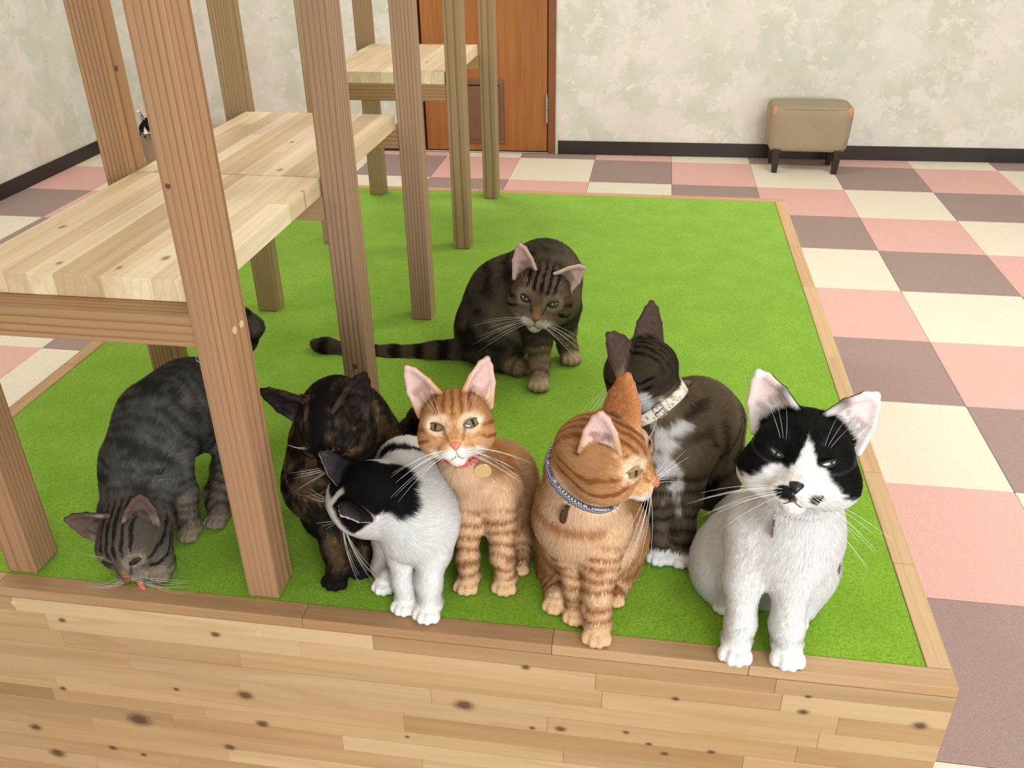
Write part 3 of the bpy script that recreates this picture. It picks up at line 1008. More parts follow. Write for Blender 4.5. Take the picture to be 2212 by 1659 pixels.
def build_cat(D):
    t0 = time.time()
    rng = np.random.default_rng(D.get('seed', 1))
    L = []
    hd = D['head']
    hc = np.array(hd['c'], float); s = hd['s']
    X, Fv, U = head_axes(hd['f'], hd['u'])
    Rh = np.array([X, Fv, U])

    def H(x, y, z): return hc+s*(x*X+y*Fv+z*U)
    ck = hd.get('cheek', 1.0)
    nose = H(0, 1.08, -0.38)
    # ---- torso first (largest), then limbs, then head
    tor = D['torso']
    al = 0.0
    for (a, ra), (b, rb) in zip(tor[:-1], tor[1:]):
        ln = np.linalg.norm(np.array(b)-np.array(a))
        cone(L, a, ra, b, rb, 0.030, 'torso', al, al+ln); al += ln
    for (c, rad, ax) in D.get('haunch', []):
        a0 = nrm(ax); a1 = nrm(np.cross(a0, [0.1, 0.3, 1])); a2 = np.cross(a0, a1)
        ell(L, c, [a0, a1, a2], rad, 0.022, 'haunch', flow=(0, 0, -1))
    for li, lg in enumerate(D['legs']):
        al = 0.0
        for (a, ra), (b, rb) in zip(lg['p'][:-1], lg['p'][1:]):
            ln = np.linalg.norm(np.array(b)-np.array(a))
            cone(L, a, ra, b, rb, 0.018 if al == 0 else 0.012, 'leg%d' % li, al, al+ln); al += ln
        lg['len'] = al
        pc = np.array(lg['paw'][0], float); pr = lg['paw'][1]; pd = np.array(lg['paw'][2], float); pd[2] = 0; pd = nrm(pd)
        sd = np.array([pd[1], -pd[0], 0.0]); up = np.array([0, 0, 1.0])
        ell(L, pc-pd*pr*0.22, [pd, sd, up], [pr*1.08, pr*0.88, pr*0.72], 0.008, 'paw%d' % li, flow=pd)
        for q, tx in enumerate((-0.70, -0.24, 0.24, 0.70)):
            fw_ = 0.62 if abs(tx) > 0.5 else 0.90
            tc_ = pc+pd*pr*fw_+sd*pr*tx*1.02-up*pr*0.16
            ell(L, tc_, [pd, sd, up], [pr*0.48, pr*0.30, pr*0.46], 0.0030, 'paw%d' % li, flow=pd-up*0.3)
    tl = D.get('tail')
    if tl:
        al = 0.0
        for (a, ra), (b, rb) in zip(tl[:-1], tl[1:]):
            ln = np.linalg.norm(np.array(b)-np.array(a))
            cone(L, a, ra, b, rb, 0.014, 'tail', al, al+ln); al += ln
    bk = -Fv
    ell(L, H(0, -0.18, 0.10), Rh, [0.86*s, 0.98*s, 0.78*s], 0.024, 'head', bk)
    for sg in (-1, 1):
        ell(L, H(sg*0.46*ck, 0.18, -0.30-0.5*(ck-1.0)), Rh, [0.50*s*ck, 0.56*s, 0.46*s], 0.45*s, 'head', bk+X*sg*0.6-U*0.3)
        ell(L, H(sg*0.40, 0.42, 0.16), Rh, [0.36*s, 0.36*s, 0.34*s], 0.3*s, 'head', bk)
    cone(L, H(0, 0.50, 0.26), 0.34*s, H(0, 0.94, -0.33), 0.185*s, 0.26*s, 'head')
    L[-1].flow = bk
    ell(L, H(0, 0.62, -0.52), Rh, [0.40*s, 0.40*s, 0.30*s], 0.22*s, 'head', bk)
    for sg in (-1, 1):
        ell(L, H(sg*0.20, 0.86, -0.55), Rh, [0.245*s, 0.24*s, 0.20*s], 0.07*s, 'head', bk+X*sg*0.8)
    ell(L, H(0, 0.76, -0.79), Rh, [0.22*s, 0.22*s, 0.16*s], 0.10*s, 'head', bk-U*0.3)
    ex, ez = hd.get('eye', (0.42, 0.10))
    for sg in (-1, 1):
        ell(L, H(sg*ex, 0.93, ez), Rh, [0.20*s, 0.16*s, 0.14*s], 0.16*s, 'head', sub=True)
    # ears: a concave shell of slim rays from a half-ring base to the tip
    ears = []
    LE = [[], []]
    for sg, er in zip((-1, 1), hd.get('ears', [{}, {}])):
        bc = np.array(er.get('base', (0.56, -0.16, 0.56)), float)*[sg, 1, 1]
        tp = np.array(er.get('tip', (0.98, -0.16, 1.56)), float)*[sg, 1, 1]
        fc = np.array(er.get('face', (0.42, 0.9, 0.1)), float)*[sg, 1, 1]
        ax = nrm(tp-bc); fc = nrm(fc-ax*(fc@ax)); wv = np.cross(ax, fc)
        hw = er.get('w', 0.44); th = 0.040
        nr = 23
        for q in range(nr):
            ph = (q/(nr-1)-0.5)*math.pi*1.0
            cx, cyv = math.sin(ph)*hw, -math.cos(ph)*hw*er.get('deep', 0.36)
            p0 = bc+wv*cx+fc*(cyv+0.10)-(tp-bc)*0.06
            pm = bc+(tp-bc)*0.50+wv*cx*0.72+fc*(cyv*0.75+0.07)
            pe = bc+(tp-bc)*0.84+wv*cx*0.32+fc*(cyv*0.35+0.0)
            pt = bc+(tp-bc)*0.97
            g = [H(*p0), H(*pm), H(*pe), H(*pt)]
            for w0 in range(3):
                p = cone(LE[0 if sg < 0 else 1], g[w0], th*s*(1.15 if w0 == 0 else 1.0), g[w0+1], th*s*(0.9 if w0 == 2 else 1.0), 0.065*s, 'ear%d' % (0 if sg < 0 else 1), w0/3, (w0+1)/3)
                p.flow = nrm(H(*tp)-H(*bc))
        ears.append(dict(b=H(*bc), t=H(*tp), f=nrm(fc[0]*X+fc[1]*Fv+fc[2]*U), w=nrm(wv[0]*X+wv[1]*Fv+wv[2]*U), hw=hw*s, ln=np.linalg.norm(tp-bc)*s))
    # flatten against the ground is done by keeping paws' soles at the turf height
    V, Q = skin(L, D.get('vox', 0.0026))
    for le in LE:
        v_, q_ = skin(le, max(0.0011, 0.028*s))
        V = np.concatenate([V, v_]); Q = np.concatenate([Q, q_+len(V)-len(v_)])
    L = L+LE[0]+LE[1]
    V[:, 2] = np.where(V[:, 2] < D.get('ground', 0.0)+0.0004, D.get('ground', 0.0)+0.0004, V[:, 2]) if D.get('flat', True) else V[:, 2]
    N = vnormals(V, Q)

    tags = sorted({p.tag for p in L})
    tid = {t: i for i, t in enumerate(tags)}

    def classify(P):
        best = np.full(len(P), 9.0); bt = np.zeros(len(P), int); tp_ = np.zeros(len(P))
        fl = np.zeros((len(P), 3)); ws = np.zeros(len(P)); dt = np.full((len(tags), len(P)), 1.0)
        for p in L:
            if p.sub: continue
            d = p.dist(P)
            m = d < best
            bt[m] = tid[p.tag]; best[m] = d[m]
            if p.kind == 'cone': tp_[m] = p.tpar(P[m])
            dt[tid[p.tag]] = np.minimum(dt[tid[p.tag]], d)
            w = np.exp(-np.clip(d, 0, 0.2)/0.006)
            fl += w[:, None]*p.flow; ws += w
        return dict(tag=bt, t=tp_, flow=fl/(ws[:, None]+1e-9), dt=dt)

    spine_pts = [np.array(a) for a, r in tor]

    def info(P, Nn):
        c = classify(P)
        c['h'] = ((P-hc)@Rh.T)/s
        c['is'] = lambda pre: np.isin(c['tag'], [tid[t] for t in tags if t.startswith(pre)])
        # arc length along torso
        bestd = np.full(len(P), 9.0); sp = np.zeros(len(P)); side = np.zeros(len(P)); a0 = 0
        for a, b in zip(spine_pts[:-1], spine_pts[1:]):
            ba = b-a; ln = np.linalg.norm(ba); t = np.clip((P-a)@ba/(ba@ba), 0, 1)
            d = np.linalg.norm(P-a-t[:, None]*ba, axis=1); m = d < bestd
            bestd[m] = d[m]; sp[m] = (a0+t*ln)[m]; a0 += ln
        c['sp'] = sp
        hm = c['is']('head') | c['is']('ear')
        earin = np.zeros(len(P)); eart = np.zeros(len(P)); earu = np.zeros(len(P))
        for i, e in enumerate(ears):
            m = c['is']('ear%d' % i)
            tt = ((P-e['b'])@(e['t']-e['b']))/(e['ln']**2)
            inn = sstep(0.05, 0.35, Nn@e['f'])
            earin[m] = inn[m]; eart[m] = tt[m]; earu[m] = ((P-e['b'])@e['w']/e['hw'])[m]
        c['earin'] = earin; c['eart'] = eart; c['earu'] = earu; c['headmask'] = hm
        c['ez'] = hd.get('eye', (0.42, 0.10))[1]; c['N'] = Nn; c['P'] = P; c['tags'] = tags; c['tid'] = tid; c['legs'] = D['legs']
        # share of white belonging to head vs body
        dh = np.minimum.reduce([c['dt'][tid[t]] for t in tags if t == 'head' or t.startswith('ear')])
        c['hw'] = sstep(0.016, 0.005, dh)
        return c

    coat = COATS[D['coat']]
    iv = info(V, N)
    colv = np.clip(coat(iv, D, rng), 0.002, 0.95)
    root = empty('cat', (float(np.mean(V[:, 0])), float(np.mean(V[:, 1])), D.get('ground', 0.0)))
    tag(root, D['label'], 'cat')
    me = fast_mesh('body', V, Q)
    ca = me.color_attributes.new('Col', 'FLOAT_COLOR', 'POINT')
    ca.data.foreach_set('color', np.c_[colv, np.ones(len(V))].astype(np.float32).ravel())
    me.materials.append(M_coat)
    body = bpy.data.objects.new('body', me); COL.objects.link(body); adopt(body, root)

    # ---- helpers on the skin
    def surf(x, z, y1=1.7):
        """front-most skin point seen along the head's forward axis at head coords (x, z)"""
        ys = np.linspace(y1, 0.0, 260)
        P = hc+s*(x*X[None]+ys[:, None]*Fv[None]+z*U[None])
        f = field(LH, P)
        i = np.argmax(f < 0)
        return (P[i], ys[i])
    LH = [p for p in L if p.tag == 'head' or p.tag.startswith('ear') or p.sub]

    holes = []          # (centre, radius) kept free of fur
    # ---- eyes
    E = hd.get('eyes')
    if E:
        for sg in (-1, 1):
            ee = E[0 if sg < 0 else 1]
            if ee is None: continue
            w, ht, hb, tilt = ee['w']*s, ee['top']*s, ee['bot']*s, ee.get('tilt', 0.0)
            cx, cz = sg*ex+ee.get('dx', 0), ez+ee.get('dz', 0)
            c0, y0 = surf(cx, cz)
            ny = nrm(Fv*0.86+X*sg*ee.get('side', 0.46)+U*0.10)
            ax_ = nrm(X-ny*(X@ny)); az_ = np.cross(ax_, ny); az_ = -az_ if az_@U < 0 else az_
            ct, st = math.cos(tilt*sg), math.sin(tilt*sg)
            ax2 = ax_*ct+az_*st; az2 = -ax_*st+az_*ct
            c0 = c0+ny*0.055*s
            nth, nr_ = 40, 8
            vs = [np.array([0, 0.30*w, 0])]; rim = []
            for ri in range(1, nr_+1):
                r = ri/nr_
                for k in range(nth):
                    th = 2*math.pi*k/nth
                    x = math.cos(th)*w*r
                    sn = math.sin(th)
                    z = (ht if sn > 0 else hb)*math.copysign(abs(sn)**1.15, sn)*r
                    y = 0.30*w*(1-(x/w)**2*0.9-(z/w)**2*0.9)-0.02*w
                    vs.append(np.array([x, y, z]))
                    if ri == nr_: rim.append(np.array([x, y+0.01*w, z]))
            fs = [(0, 1+k, 1+(k+1) % nth) for k in range(nth)]
            for ri in range(nr_-1):
                for k in range(nth):
                    a_ = 1+ri*nth+k; b_ = 1+ri*nth+(k+1) % nth
                    fs.append((a_, a_+nth, b_+nth, b_))
            Vl = np.array(vs)/w
            eo = mesh_obj('eye', Vl, fs, ee['mat'], None, True)
            Mx = Matrix(((ax2[0]*w, ny[0]*w, az2[0]*w, c0[0]), (ax2[1]*w, ny[1]*w, az2[1]*w, c0[1]), (ax2[2]*w, ny[2]*w, az2[2]*w, c0[2]), (0, 0, 0, 1)))
            eo.parent = root
            eo.matrix_world = Mx
            eo.matrix_parent_inverse = Matrix.Translation(-Vector(root.location))
            eo.matrix_basis = Mx
            # lid rim
            rp = [c0+ax2*p[0]+ny*p[1]+az2*p[2] for p in rim]
            rr = ee.get('rim', 0.035)*s
            tv, tf = tube_mesh(rp, rr, 8, closed=True)
            lo_ = mesh_obj('eyelid', tv, tf, ee['lid'], None, True); adopt(lo_, root)
            # upper lid: a fur-coloured hood above the eye so that it looks lidded
            holes.append((c0, w*1.02, ax2, az2, ht*1.25, hb*1.35))
    # ---- nose
    if hd.get('nose_mat'):
        p0, y0 = surf(0, -0.40)
        vs = []; fs = []
        nu, nv = 16, 9
        nw = hd.get('nose_w', 0.155)
        for j in range(nv):
            b = -1+2*j/(nv-1)
            wv_ = (0.30+0.70*sstep(-1.0, 0.55, b))*math.sqrt(max(0.0, 1-(max(0, b)**4)))
            for i in range(nu):
                th = 2*math.pi*i/nu
                q = math.sqrt(max(0.0, 1-b*b*0.85))
                vs.append(p0+s*(X*math.cos(th)*nw*wv_*min(1, q*1.4)+U*(b*0.115)+Fv*(math.sin(th)*0.085*q+0.005-0.03*(b+1)*0.5)))
        for j in range(nv-1):
            for i in range(nu):
                a_, b_ = j*nu+i, j*nu+(i+1) % nu
                fs.append((a_, b_, b_+nu, a_+nu))
        fs.append(tuple(range(nu))[::-1]); fs.append(tuple((nv-1)*nu+i for i in range(nu)))
        adopt(mesh_obj('nose', vs, fs, hd['nose_mat'], None, True), root)
        holes.append((p0, 0.17*s, X, U, 0.13*s, 0.13*s))
        # mouth line
        pts = []
        for (x, z) in [(-0.36, -0.72), (-0.25, -0.755), (-0.13, -0.745), (-0.04, -0.69), (0, -0.55), (0.04, -0.69), (0.13, -0.745), (0.25, -0.755), (0.36, -0.72)]:
            p, _ = surf(x, z); pts.append(p+Fv*0.012*s)
        tv, tf = tube_mesh(pts, 0.014*s, 6)
        mo = mesh_obj('mouth', tv, tf, hd.get('mouth_mat') or M_mouth, None, True); adopt(mo, root)
    # ---- whiskers
    if hd.get('whisk', True):
        vs_all, fs_all = [], []
        wl_ = hd.get('whisk_len', 1.7)
        for sg in (-1, 1):
            for q in range(8):
                x0_, z0_ = 0.22+0.07*(q % 3), -0.48-0.06*(q//3)
                p, _ = surf(sg*x0_, z0_)
                dirv = X*sg*(0.95+0.1*rng.standard_normal())+Fv*(0.35-0.12*(q % 3)+0.08*rng.standard_normal())+U*(-0.12-0.16*(q//3)+0.06*rng.standard_normal())
                dirv = nrm(dirv); ln = wl_*s*rng.uniform(0.65, 1.0)
                pts = [p+dirv*ln*t+(-U*0.22-Fv*0.14)*ln*t*t for t in np.linspace(0, 1, 8)]
                pts = [np.array([q_[0], q_[1], max(q_[2], D.get('ground', 0.0)+0.0012)]) for q_ in pts]
                tv, tf = tube_mesh(pts, 0, 4, radii=np.linspace(0.00026, 0.00008, 8)*hd.get('whisk_r', 1.0))
                o_ = len(vs_all); vs_all += list(tv); fs_all += [tuple(i+o_ for i in f) for f in tf]
            for q in range(3):
                p, _ = surf(sg*(0.33+0.05*q), 0.36)
                dirv = nrm(X*sg*(0.05+0.14*q)+U*0.8+Fv*0.45); ln = 0.75*s*rng.uniform(0.7, 1.0)
                pts = [p+dirv*ln*t+(-Fv*0.25+X*sg*0.1)*ln*t*t for t in np.linspace(0, 1, 6)]
                tv, tf = tube_mesh(pts, 0, 4, radii=np.linspace(0.00017, 0.00006, 6)*hd.get('whisk_r', 1.0))
                o_ = len(vs_all); vs_all += list(tv); fs_all += [tuple(i+o_ for i in f) for f in tf]
        wo = mesh_obj('whiskers', vs_all, fs_all, hd.get('whisk_mat', M_whisk), None, True); adopt(wo, root)
        wo['kind'] = 'stuff'
    # ---- collar
    co = D.get('collar')
    bands = []
    if co:
        LB = [p for p in L if not p.sub]
        cc = np.array(co['c'], float); cn = nrm(co['n'])
        e1 = nrm(np.cross(cn, [0.2, 0.3, 1.0])); e2 = np.cross(cn, e1)
        if co.get('ref') is not None:
            rf = np.array(co['ref'], float)-cc; rf = rf-cn*(rf@cn); e1 = nrm(rf); e2 = np.cross(cn, e1)
        nA = 72; rr = np.linspace(0.005, 0.12, 200)
        rad = np.zeros(nA)
        for i in range(nA):
            a_ = 2*math.pi*i/nA
            dv = e1*math.cos(a_)+e2*math.sin(a_)
            P = cc+rr[:, None]*dv
            f = field(LB, P)
            j = np.argmax(f > 0); rad[i] = rr[j] if j > 0 else 0.05
        rad = np.minimum(rad, np.median(rad)*1.25)
        for _ in range(4): rad = 0.25*np.roll(rad, 1)+0.5*rad+0.25*np.roll(rad, -1)
        off, bw, th = co.get('off', 0.003), co['w'], 0.0016
        vs, fs = [], []
        prof = [(0, -bw/2), (th, -bw/2*0.9), (th, bw/2*0.9), (0, bw/2), (-th*0.5, bw/2), (-th*0.5, -bw/2)]
        for i in range(nA):
            a_ = 2*math.pi*i/nA; dv = e1*math.cos(a_)+e2*math.sin(a_)
            for (pr_, pz_) in prof: vs.append(cc+dv*(rad[i]+off+pr_)+cn*pz_)
        k = len(prof)
        for i in range(nA):
            for q in range(k):
                a_ = i*k+q; b_ = i*k+(q+1) % k; c_ = ((i+1) % nA)*k
                fs.append((a_, b_, c_+(q+1) % k, c_+q))
        colr = mesh_obj('collar', vs, fs, co['mat'], None, True)
        # running coordinate round the collar, for its print
        uv = colr.data.attributes.new('ring', 'FLOAT_VECTOR', 'POINT')
        arr = np.zeros((nA*k, 3))
        for i in range(nA):
            for q in range(k): arr[i*k+q] = (math.cos(2*math.pi*i/nA), math.sin(2*math.pi*i/nA), prof[q][1]/bw)
        uv.data.foreach_set('vector', arr.astype(np.float32).ravel())
        colr['label'] = co['label']
        adopt(colr, root)
        if not co.get('sunk'): bands.append((cc, cn, bw/2-0.001, rad, e1, e2))

        def at_ring(a_, out=0.0, along=0.0):
            i = int(round(a_/(2*math.pi)*nA)) % nA
            dv = e1*math.cos(a_)+e2*math.sin(a_)
            return cc+dv*(rad[i]+off+out)+cn*along, dv
        if 'tagd' in co:
            tg = co['tagd']
            pt, dv = at_ring(tg['ang'], 0.003, -bw*0.3)
            pt = pt+np.array(tg.get('shift', (0, 0, 0)))
            # split ring
            dn = np.array([0, 0, -1.0]); dn = nrm(dn-dv*(dn@dv)*0.6); sdv = nrm(np.cross(dn, dv))
            rp = [pt+dn*0.004+0.0045*(dn*math.cos(q)+nrm(sdv*tg.get('rs', 0.4)+dv*0.8)*math.sin(q)) for q in np.linspace(0, 2*math.pi, 20)[:-1]]
            tv, tf = tube_mesh(rp, 0.0006, 6, closed=True)
            ro = mesh_obj('ring', tv, tf, M_steel, None, True); ro.parent = colr; ro.matrix_parent_inverse = Matrix.Translation(-Vector(root.location)) if False else Matrix.Identity(4)
            cpt = pt+dn*(0.008+tg['r'])+dv*tg.get('out', 0.003)
            fn_ = nrm(np.array(tg.get('face', dv), float)); fn_ = nrm(fn_-dn*(fn_@dn)); sn_ = np.cross(dn, fn_)
            bm = bmesh.new()
            bmesh.ops.create_cone(bm, cap_ends=True, segments=32, radius1=tg['r'], radius2=tg['r'], depth=0.0022)
            bmesh.ops.bevel(bm, geom=[e for e in bm.edges if abs(e.verts[0].co.z-e.verts[1].co.z) < 1e-6], offset=0.0005, segments=2, affect='EDGES')
            for v in bm.verts:
                q = v.co.copy()
                v.co = Vector(cpt+dn*q.x*tg.get('oval', 1.0)+sn_*q.y+fn_*q.z)
            to = bm_obj('tag', bm, tg['mat'], None, False); to.parent = colr; to['label'] = tg['label']
        if 'buckle' in co:
            bk_ = co['buckle']
            pt, dv = at_ring(bk_['ang'], 0.003, 0)
            tn = np.cross(cn, dv)
            hw_, hh_ = bk_['w']/2, bk_['h']/2
            rp = []
            for q in np.linspace(0, 2*math.pi, 28)[:-1]:
                c_, s_ = math.cos(q), math.sin(q)
                m_ = (abs(c_)**5+abs(s_)**5)**0.2
                rp.append(pt+tn*c_/m_*hw_+cn*s_/m_*hh_)
            tv, tf = tube_mesh(rp, 0.0013, 8, closed=True)
            bo = mesh_obj('buckle', tv, tf, M_brass if bk_.get('gold') else M_steel, None, True); bo.parent = colr
            tv, tf = tube_mesh([pt-tn*hw_+dv*0.001, pt+tn*hw_+dv*0.001], 0.0008, 6)
            po = mesh_obj('buckle_pin', tv, tf, M_steel, None, True); po.parent = colr

    # ---- fur
    nh = int(D.get('hairs', 60000)*HAIR)
    if nh > 0:
        tri = np.concatenate([Q[:, [0, 1, 2]], Q[:, [0, 2, 3]]])
        ar = 0.5*np.linalg.norm(np.cross(V[tri[:, 1]]-V[tri[:, 0]], V[tri[:, 2]]-V[tri[:, 0]]), axis=1)
        hv = sstep(0.02, -0.004, np.minimum.reduce([iv['dt'][tid[t]] for t in tags if t == 'head' or t.startswith('ear')]))
        wgt = ar*(1+1.3*hv[tri[:, 0]])
        pick = rng.choice(len(tri), nh, p=wgt/wgt.sum())
        r1 = np.sqrt(rng.random(nh)); r2_ = rng.random(nh)
        b0, b1, b2 = 1-r1, r1*(1-r2_), r1*r2_
        T3 = tri[pick]
        P = b0[:, None]*V[T3[:, 0]]+b1[:, None]*V[T3[:, 1]]+b2[:, None]*V[T3[:, 2]]
        Nn = b0[:, None]*N[T3[:, 0]]+b1[:, None]*N[T3[:, 1]]+b2[:, None]*N[T3[:, 2]]
        Nn /= np.linalg.norm(Nn, axis=1, keepdims=True)+1e-9
        keep = P[:, 2] > D.get('ground', 0.0)+0.002
        for (c_, w_, a1, a2, ht, hb) in holes:
            q = P-c_
            ux = q@a1/w_; uz = q@a2; uz = np.where(uz > 0, uz/ht, uz/hb)
            keep &= ~((ux*ux+uz*uz < 1.0) & (np.linalg.norm(q, axis=1) < w_*2.0) & ((q@Fv) > -w_*1.2))
        for (c_, n_, hw_, rad_, e1_, e2_) in bands:
            q = P-c_
            keep &= ~((np.abs(q@n_) < hw_) & (np.linalg.norm(q, axis=1) < rad_.max()*1.15))
        P, Nn = P[keep], Nn[keep]
        c = info(P, Nn)
        col = np.clip(coat(c, D, rng), 0.002, 0.95)
        # flow
        fl = c['flow']
        hd_fl = P-nose; hd_fl = hd_fl/(np.linalg.norm(hd_fl, axis=1, keepdims=True)+1e-9)
        hw = c['hw'][:, None]*(~c['is']('ear'))[:, None]
        fl = fl*(1-hw)+hd_fl*hw
        fl = fl-Nn*(fl*Nn).sum(1, keepdims=True)
        fl = fl/(np.linalg.norm(fl, axis=1, keepdims=True)+1e-6)
        jit = np.stack([vnoise(P, 90, 5), vnoise(P, 90, 6), vnoise(P, 90, 7)], 1)*0.20+rng.standard_normal(P.shape)*0.17
        T = fl+jit; T = T-Nn*(T*Nn).sum(1, keepdims=True)
        T /= np.linalg.norm(T, axis=1, keepdims=True)+1e-6
        ln = np.full(len(P), D.get('fur', 0.0105))
        nosed = np.linalg.norm(P-nose, axis=1)/s
        ln = np.where(c['headmask'], np.clip(0.0022+0.0034*nosed*s/0.05, 0.002, D.get('fur', 0.0105)*0.85), ln)
        ln = np.where(c['is']('leg'), np.minimum(ln, 0.0068), ln)
        ln = np.where(c['is']('paw'), 0.0022, ln)
        ln = np.where(c['is']('ear'), np.where(c['earin'] > 0.5, 0.0016, 0.0024), ln)
        # tufts inside the ear, along its inner edge
        tuft = c['is']('ear') & (c['earin'] > 0.5) & (c['eart'] < 0.40) & (c['eart'] > 0.08) & (np.abs(c['earu']) < 0.55) & (vnoise(P, 150, 3) > -0.2)
        ln = np.where(tuft, 0.0075, ln)
        # shorter close to the eyes
        for (c_, w_, a1, a2, ht, hb) in holes:
            dd = np.linalg.norm(P-c_, axis=1)/w_
            ln = np.where(dd < 2.2, np.minimum(ln, 0.0016+0.0018*dd), ln)
        ln = ln*rng.uniform(0.7, 1.15, len(P))
        lift = np.where(c['is']('paw') | c['headmask'], 0.16, 0.26)*np.where(c['is']('ear'), 0.5, 1.0)*rng.uniform(0.6, 1.5, len(P))
        lift = np.where(tuft, 0.40, lift)
        p0 = P-Nn*0.0006
        p1 = P+T*(ln*0.5)[:, None]+Nn*(ln*0.5*lift*1.5)[:, None]
        p2 = P+T*ln[:, None]+Nn*(ln*lift*0.9)[:, None]
        g0 = D.get('ground', 0.0)+0.0006
        for pp in (p1, p2): pp[:, 2] = np.maximum(pp[:, 2], g0)
        pos = np.stack([p0, p1, p2], 1).reshape(-1, 3)
        hcv = bpy.data.hair_curves.new('fur')
        hcv.add_curves([3]*len(P))
        hcv.points.foreach_set('position', pos.astype(np.float32).ravel())
        rw = D.get('hair_r', 0.00015)*rng.uniform(0.7, 1.2, len(P))
        rw = np.where(c['is']('paw') | c['is']('ear') | (c['headmask'] & (nosed < 1.3)), rw*0.72, rw)
        ra = np.stack([rw, rw*0.85, rw*0.25], 1).ravel()
        at = hcv.attributes.get('radius') or hcv.attributes.new('radius', 'FLOAT', 'POINT')
        at.data.foreach_set('value', ra.astype(np.float32))
        br = np.exp(rng.standard_normal(len(P))*D.get('hair_var', 0.10))[:, None]
        col = np.clip(np.where(col > 0.7, col*1.10, col)*br, 0.002, 0.97)
        at = hcv.attributes.new('Col', 'FLOAT_COLOR', 'CURVE')
        at.data.foreach_set('color', np.c_[col, np.ones(len(P))].astype(np.float32).ravel())
        at = hcv.attributes.new('skin_normal', 'FLOAT_VECTOR', 'CURVE')
        sn = Nn-0.12*T+rng.standard_normal(P.shape)*0.14
        at.data.foreach_set('vector', sn.astype(np.float32).ravel())
        hcv.materials.append(M_fur)
        fo = bpy.data.objects.new('fur', hcv); COL.objects.link(fo); adopt(fo, root)
        fo['kind'] = 'stuff'
    print('cat', D['coat'], len(V), 'verts', round(time.time()-t0, 1), 's')
    return root
# ---------------------------------------------------------------- coats (colour patterns of the fur)
def C3(r, g, b): return np.array(lin((r, g, b)))


def mixc(a, b, f):
    return a*(1-f[:, None])+b*f[:, None]


def full(c, n): return np.repeat(np.asarray(c)[None], n, 0)


def face_marks(c, col, dark, light, white, strength=1.0, white_amt=1.0, seed=3):
    """forehead 'M', eye lines, pale eye surrounds and muzzle of a tabby"""
    x, y, z = c['h'].T
    hd = c['is']('head')
    w = c['hw']*hd
    nz = vnoise(c['P'], 160, seed)*0.05+vnoise(c['P'], 60, seed+1)*0.03
    ax = np.abs(x)
    # long lines from brow over the crown
    lines = 0.5+0.5*np.cos((ax+nz*0.8)*2*math.pi/0.22)
    reg = sstep(0.66, 0.50, ax+nz)*sstep(0.20, 0.40, z+0.25*(y < 0.2))*np.where(y < -0.5, 0.8, 1.0)
    f = sstep(0.45, 0.72, lines)*reg*strength
    col = mixc(col, dark, f*w)
    # cheek lines from the outer corner of the eye
    for (z0, sl, th) in ((-0.04, -0.30, 0.075), (-0.32, -0.42, 0.075)):
        d = np.abs(z-(z0+c['ez']+sl*(ax-0.62))+nz)
        f = sstep(th, th*0.45, d)*sstep(0.58, 0.68, ax)*strength
        col = mixc(col, dark, f*w)
    # pale ring round the eye
    de = np.sqrt(((ax-0.42)/1.15)**2+(z-c['ez'])**2)
    f = sstep(0.34, 0.22, de+nz)*(y > 0.2)
    col = mixc(col, light, f*w*0.85)
    # inner corner tear line
    f = sstep(0.05, 0.02, np.abs(ax-0.24-(z+0.05)*0.3+nz*0.3))*sstep(0.06, 0.0, z)*sstep(-0.34, -0.26, z)*(y > 0.5)
    col = mixc(col, dark, f*w*0.7*strength)
    # muzzle and chin
    f = sstep(-0.40, -0.52, z+nz+0.10*np.clip(ax-0.2, 0, 1))*sstep(0.75, 0.5, ax)*(y > 0.25)
    col = mixc(col, white, f*w*white_amt)
    f = sstep(-0.70, -0.82, z+nz)
    col = mixc(col, white, f*w*0.8*white_amt)
    return col


def ears_col(c, col, inner, back, rim=None, tuft=None):
    e = c['is']('ear')
    fi = c['earin']*e
    col = mixc(col, back, e*sstep(-0.05, 0.25, c['eart'])*0.85)
    col = mixc(col, inner, fi)
    if tuft is not None:
        m = fi*sstep(0.5, 0.15, c['eart'])*sstep(-0.6, 0.4, vnoise(c['P'], 120, 9))
        col = mixc(col, tuft, m*0.8)
    if rim is not None:
        col = mixc(col, rim, e*sstep(0.80, 0.95, c['eart'])*0.9)
    return col


def leg_bands(c, col, dark, per=0.017, lo=0.25, amt=0.8, seed=21):
    for i, lg in enumerate(c['legs']):
        m = c['is']('leg%d' % i)
        if not m.any(): continue
        t = c['t']
        ph = t+vnoise(c['P'], 45, seed+i)*0.006
        f = sstep(0.15, 0.75, np.cos(ph*2*math.pi/per+i))*sstep(lo*lg['len'], (lo+0.15)*lg['len'], t)
        col = mixc(col, dark, m*f*amt)
    return col


def body_stripes(c, col, dark, per=0.026, amt=0.8, seed=31, warp=0.010, lo=-0.05, hi=0.5):
    m = c['is']('torso') | c['is']('haunch')
    P = c['P']
    ph = c['sp']+vnoise(P, 28, seed)*warp+vnoise(P, 75, seed+1)*warp*0.45
    br = vnoise(P*np.array([1, 1, 1]), 42, seed+2)
    f = sstep(lo, hi, np.cos(ph*2*math.pi/per))*sstep(-0.75, -0.2, br)
    f = f*(1-c['hw'])
    return mixc(col, dark, m*f*amt)


def ventral(c, D, lo=0.15, hi=0.8):
    fr = nrm(D['front'])
    return sstep(lo, hi, c['N']@fr)*(c['is']('torso'))


def tail_rings(c, col, dark, light, per=0.05, seed=41):
    m = c['is']('tail')
    f = sstep(-0.2, 0.5, np.cos(c['t']*2*math.pi/per+vnoise(c['P'], 40, seed)*0.5))
    col = mixc(col, dark, m*(0.35+0.6*f))
    return mixc(col, light, m*(1-f)*0.25)


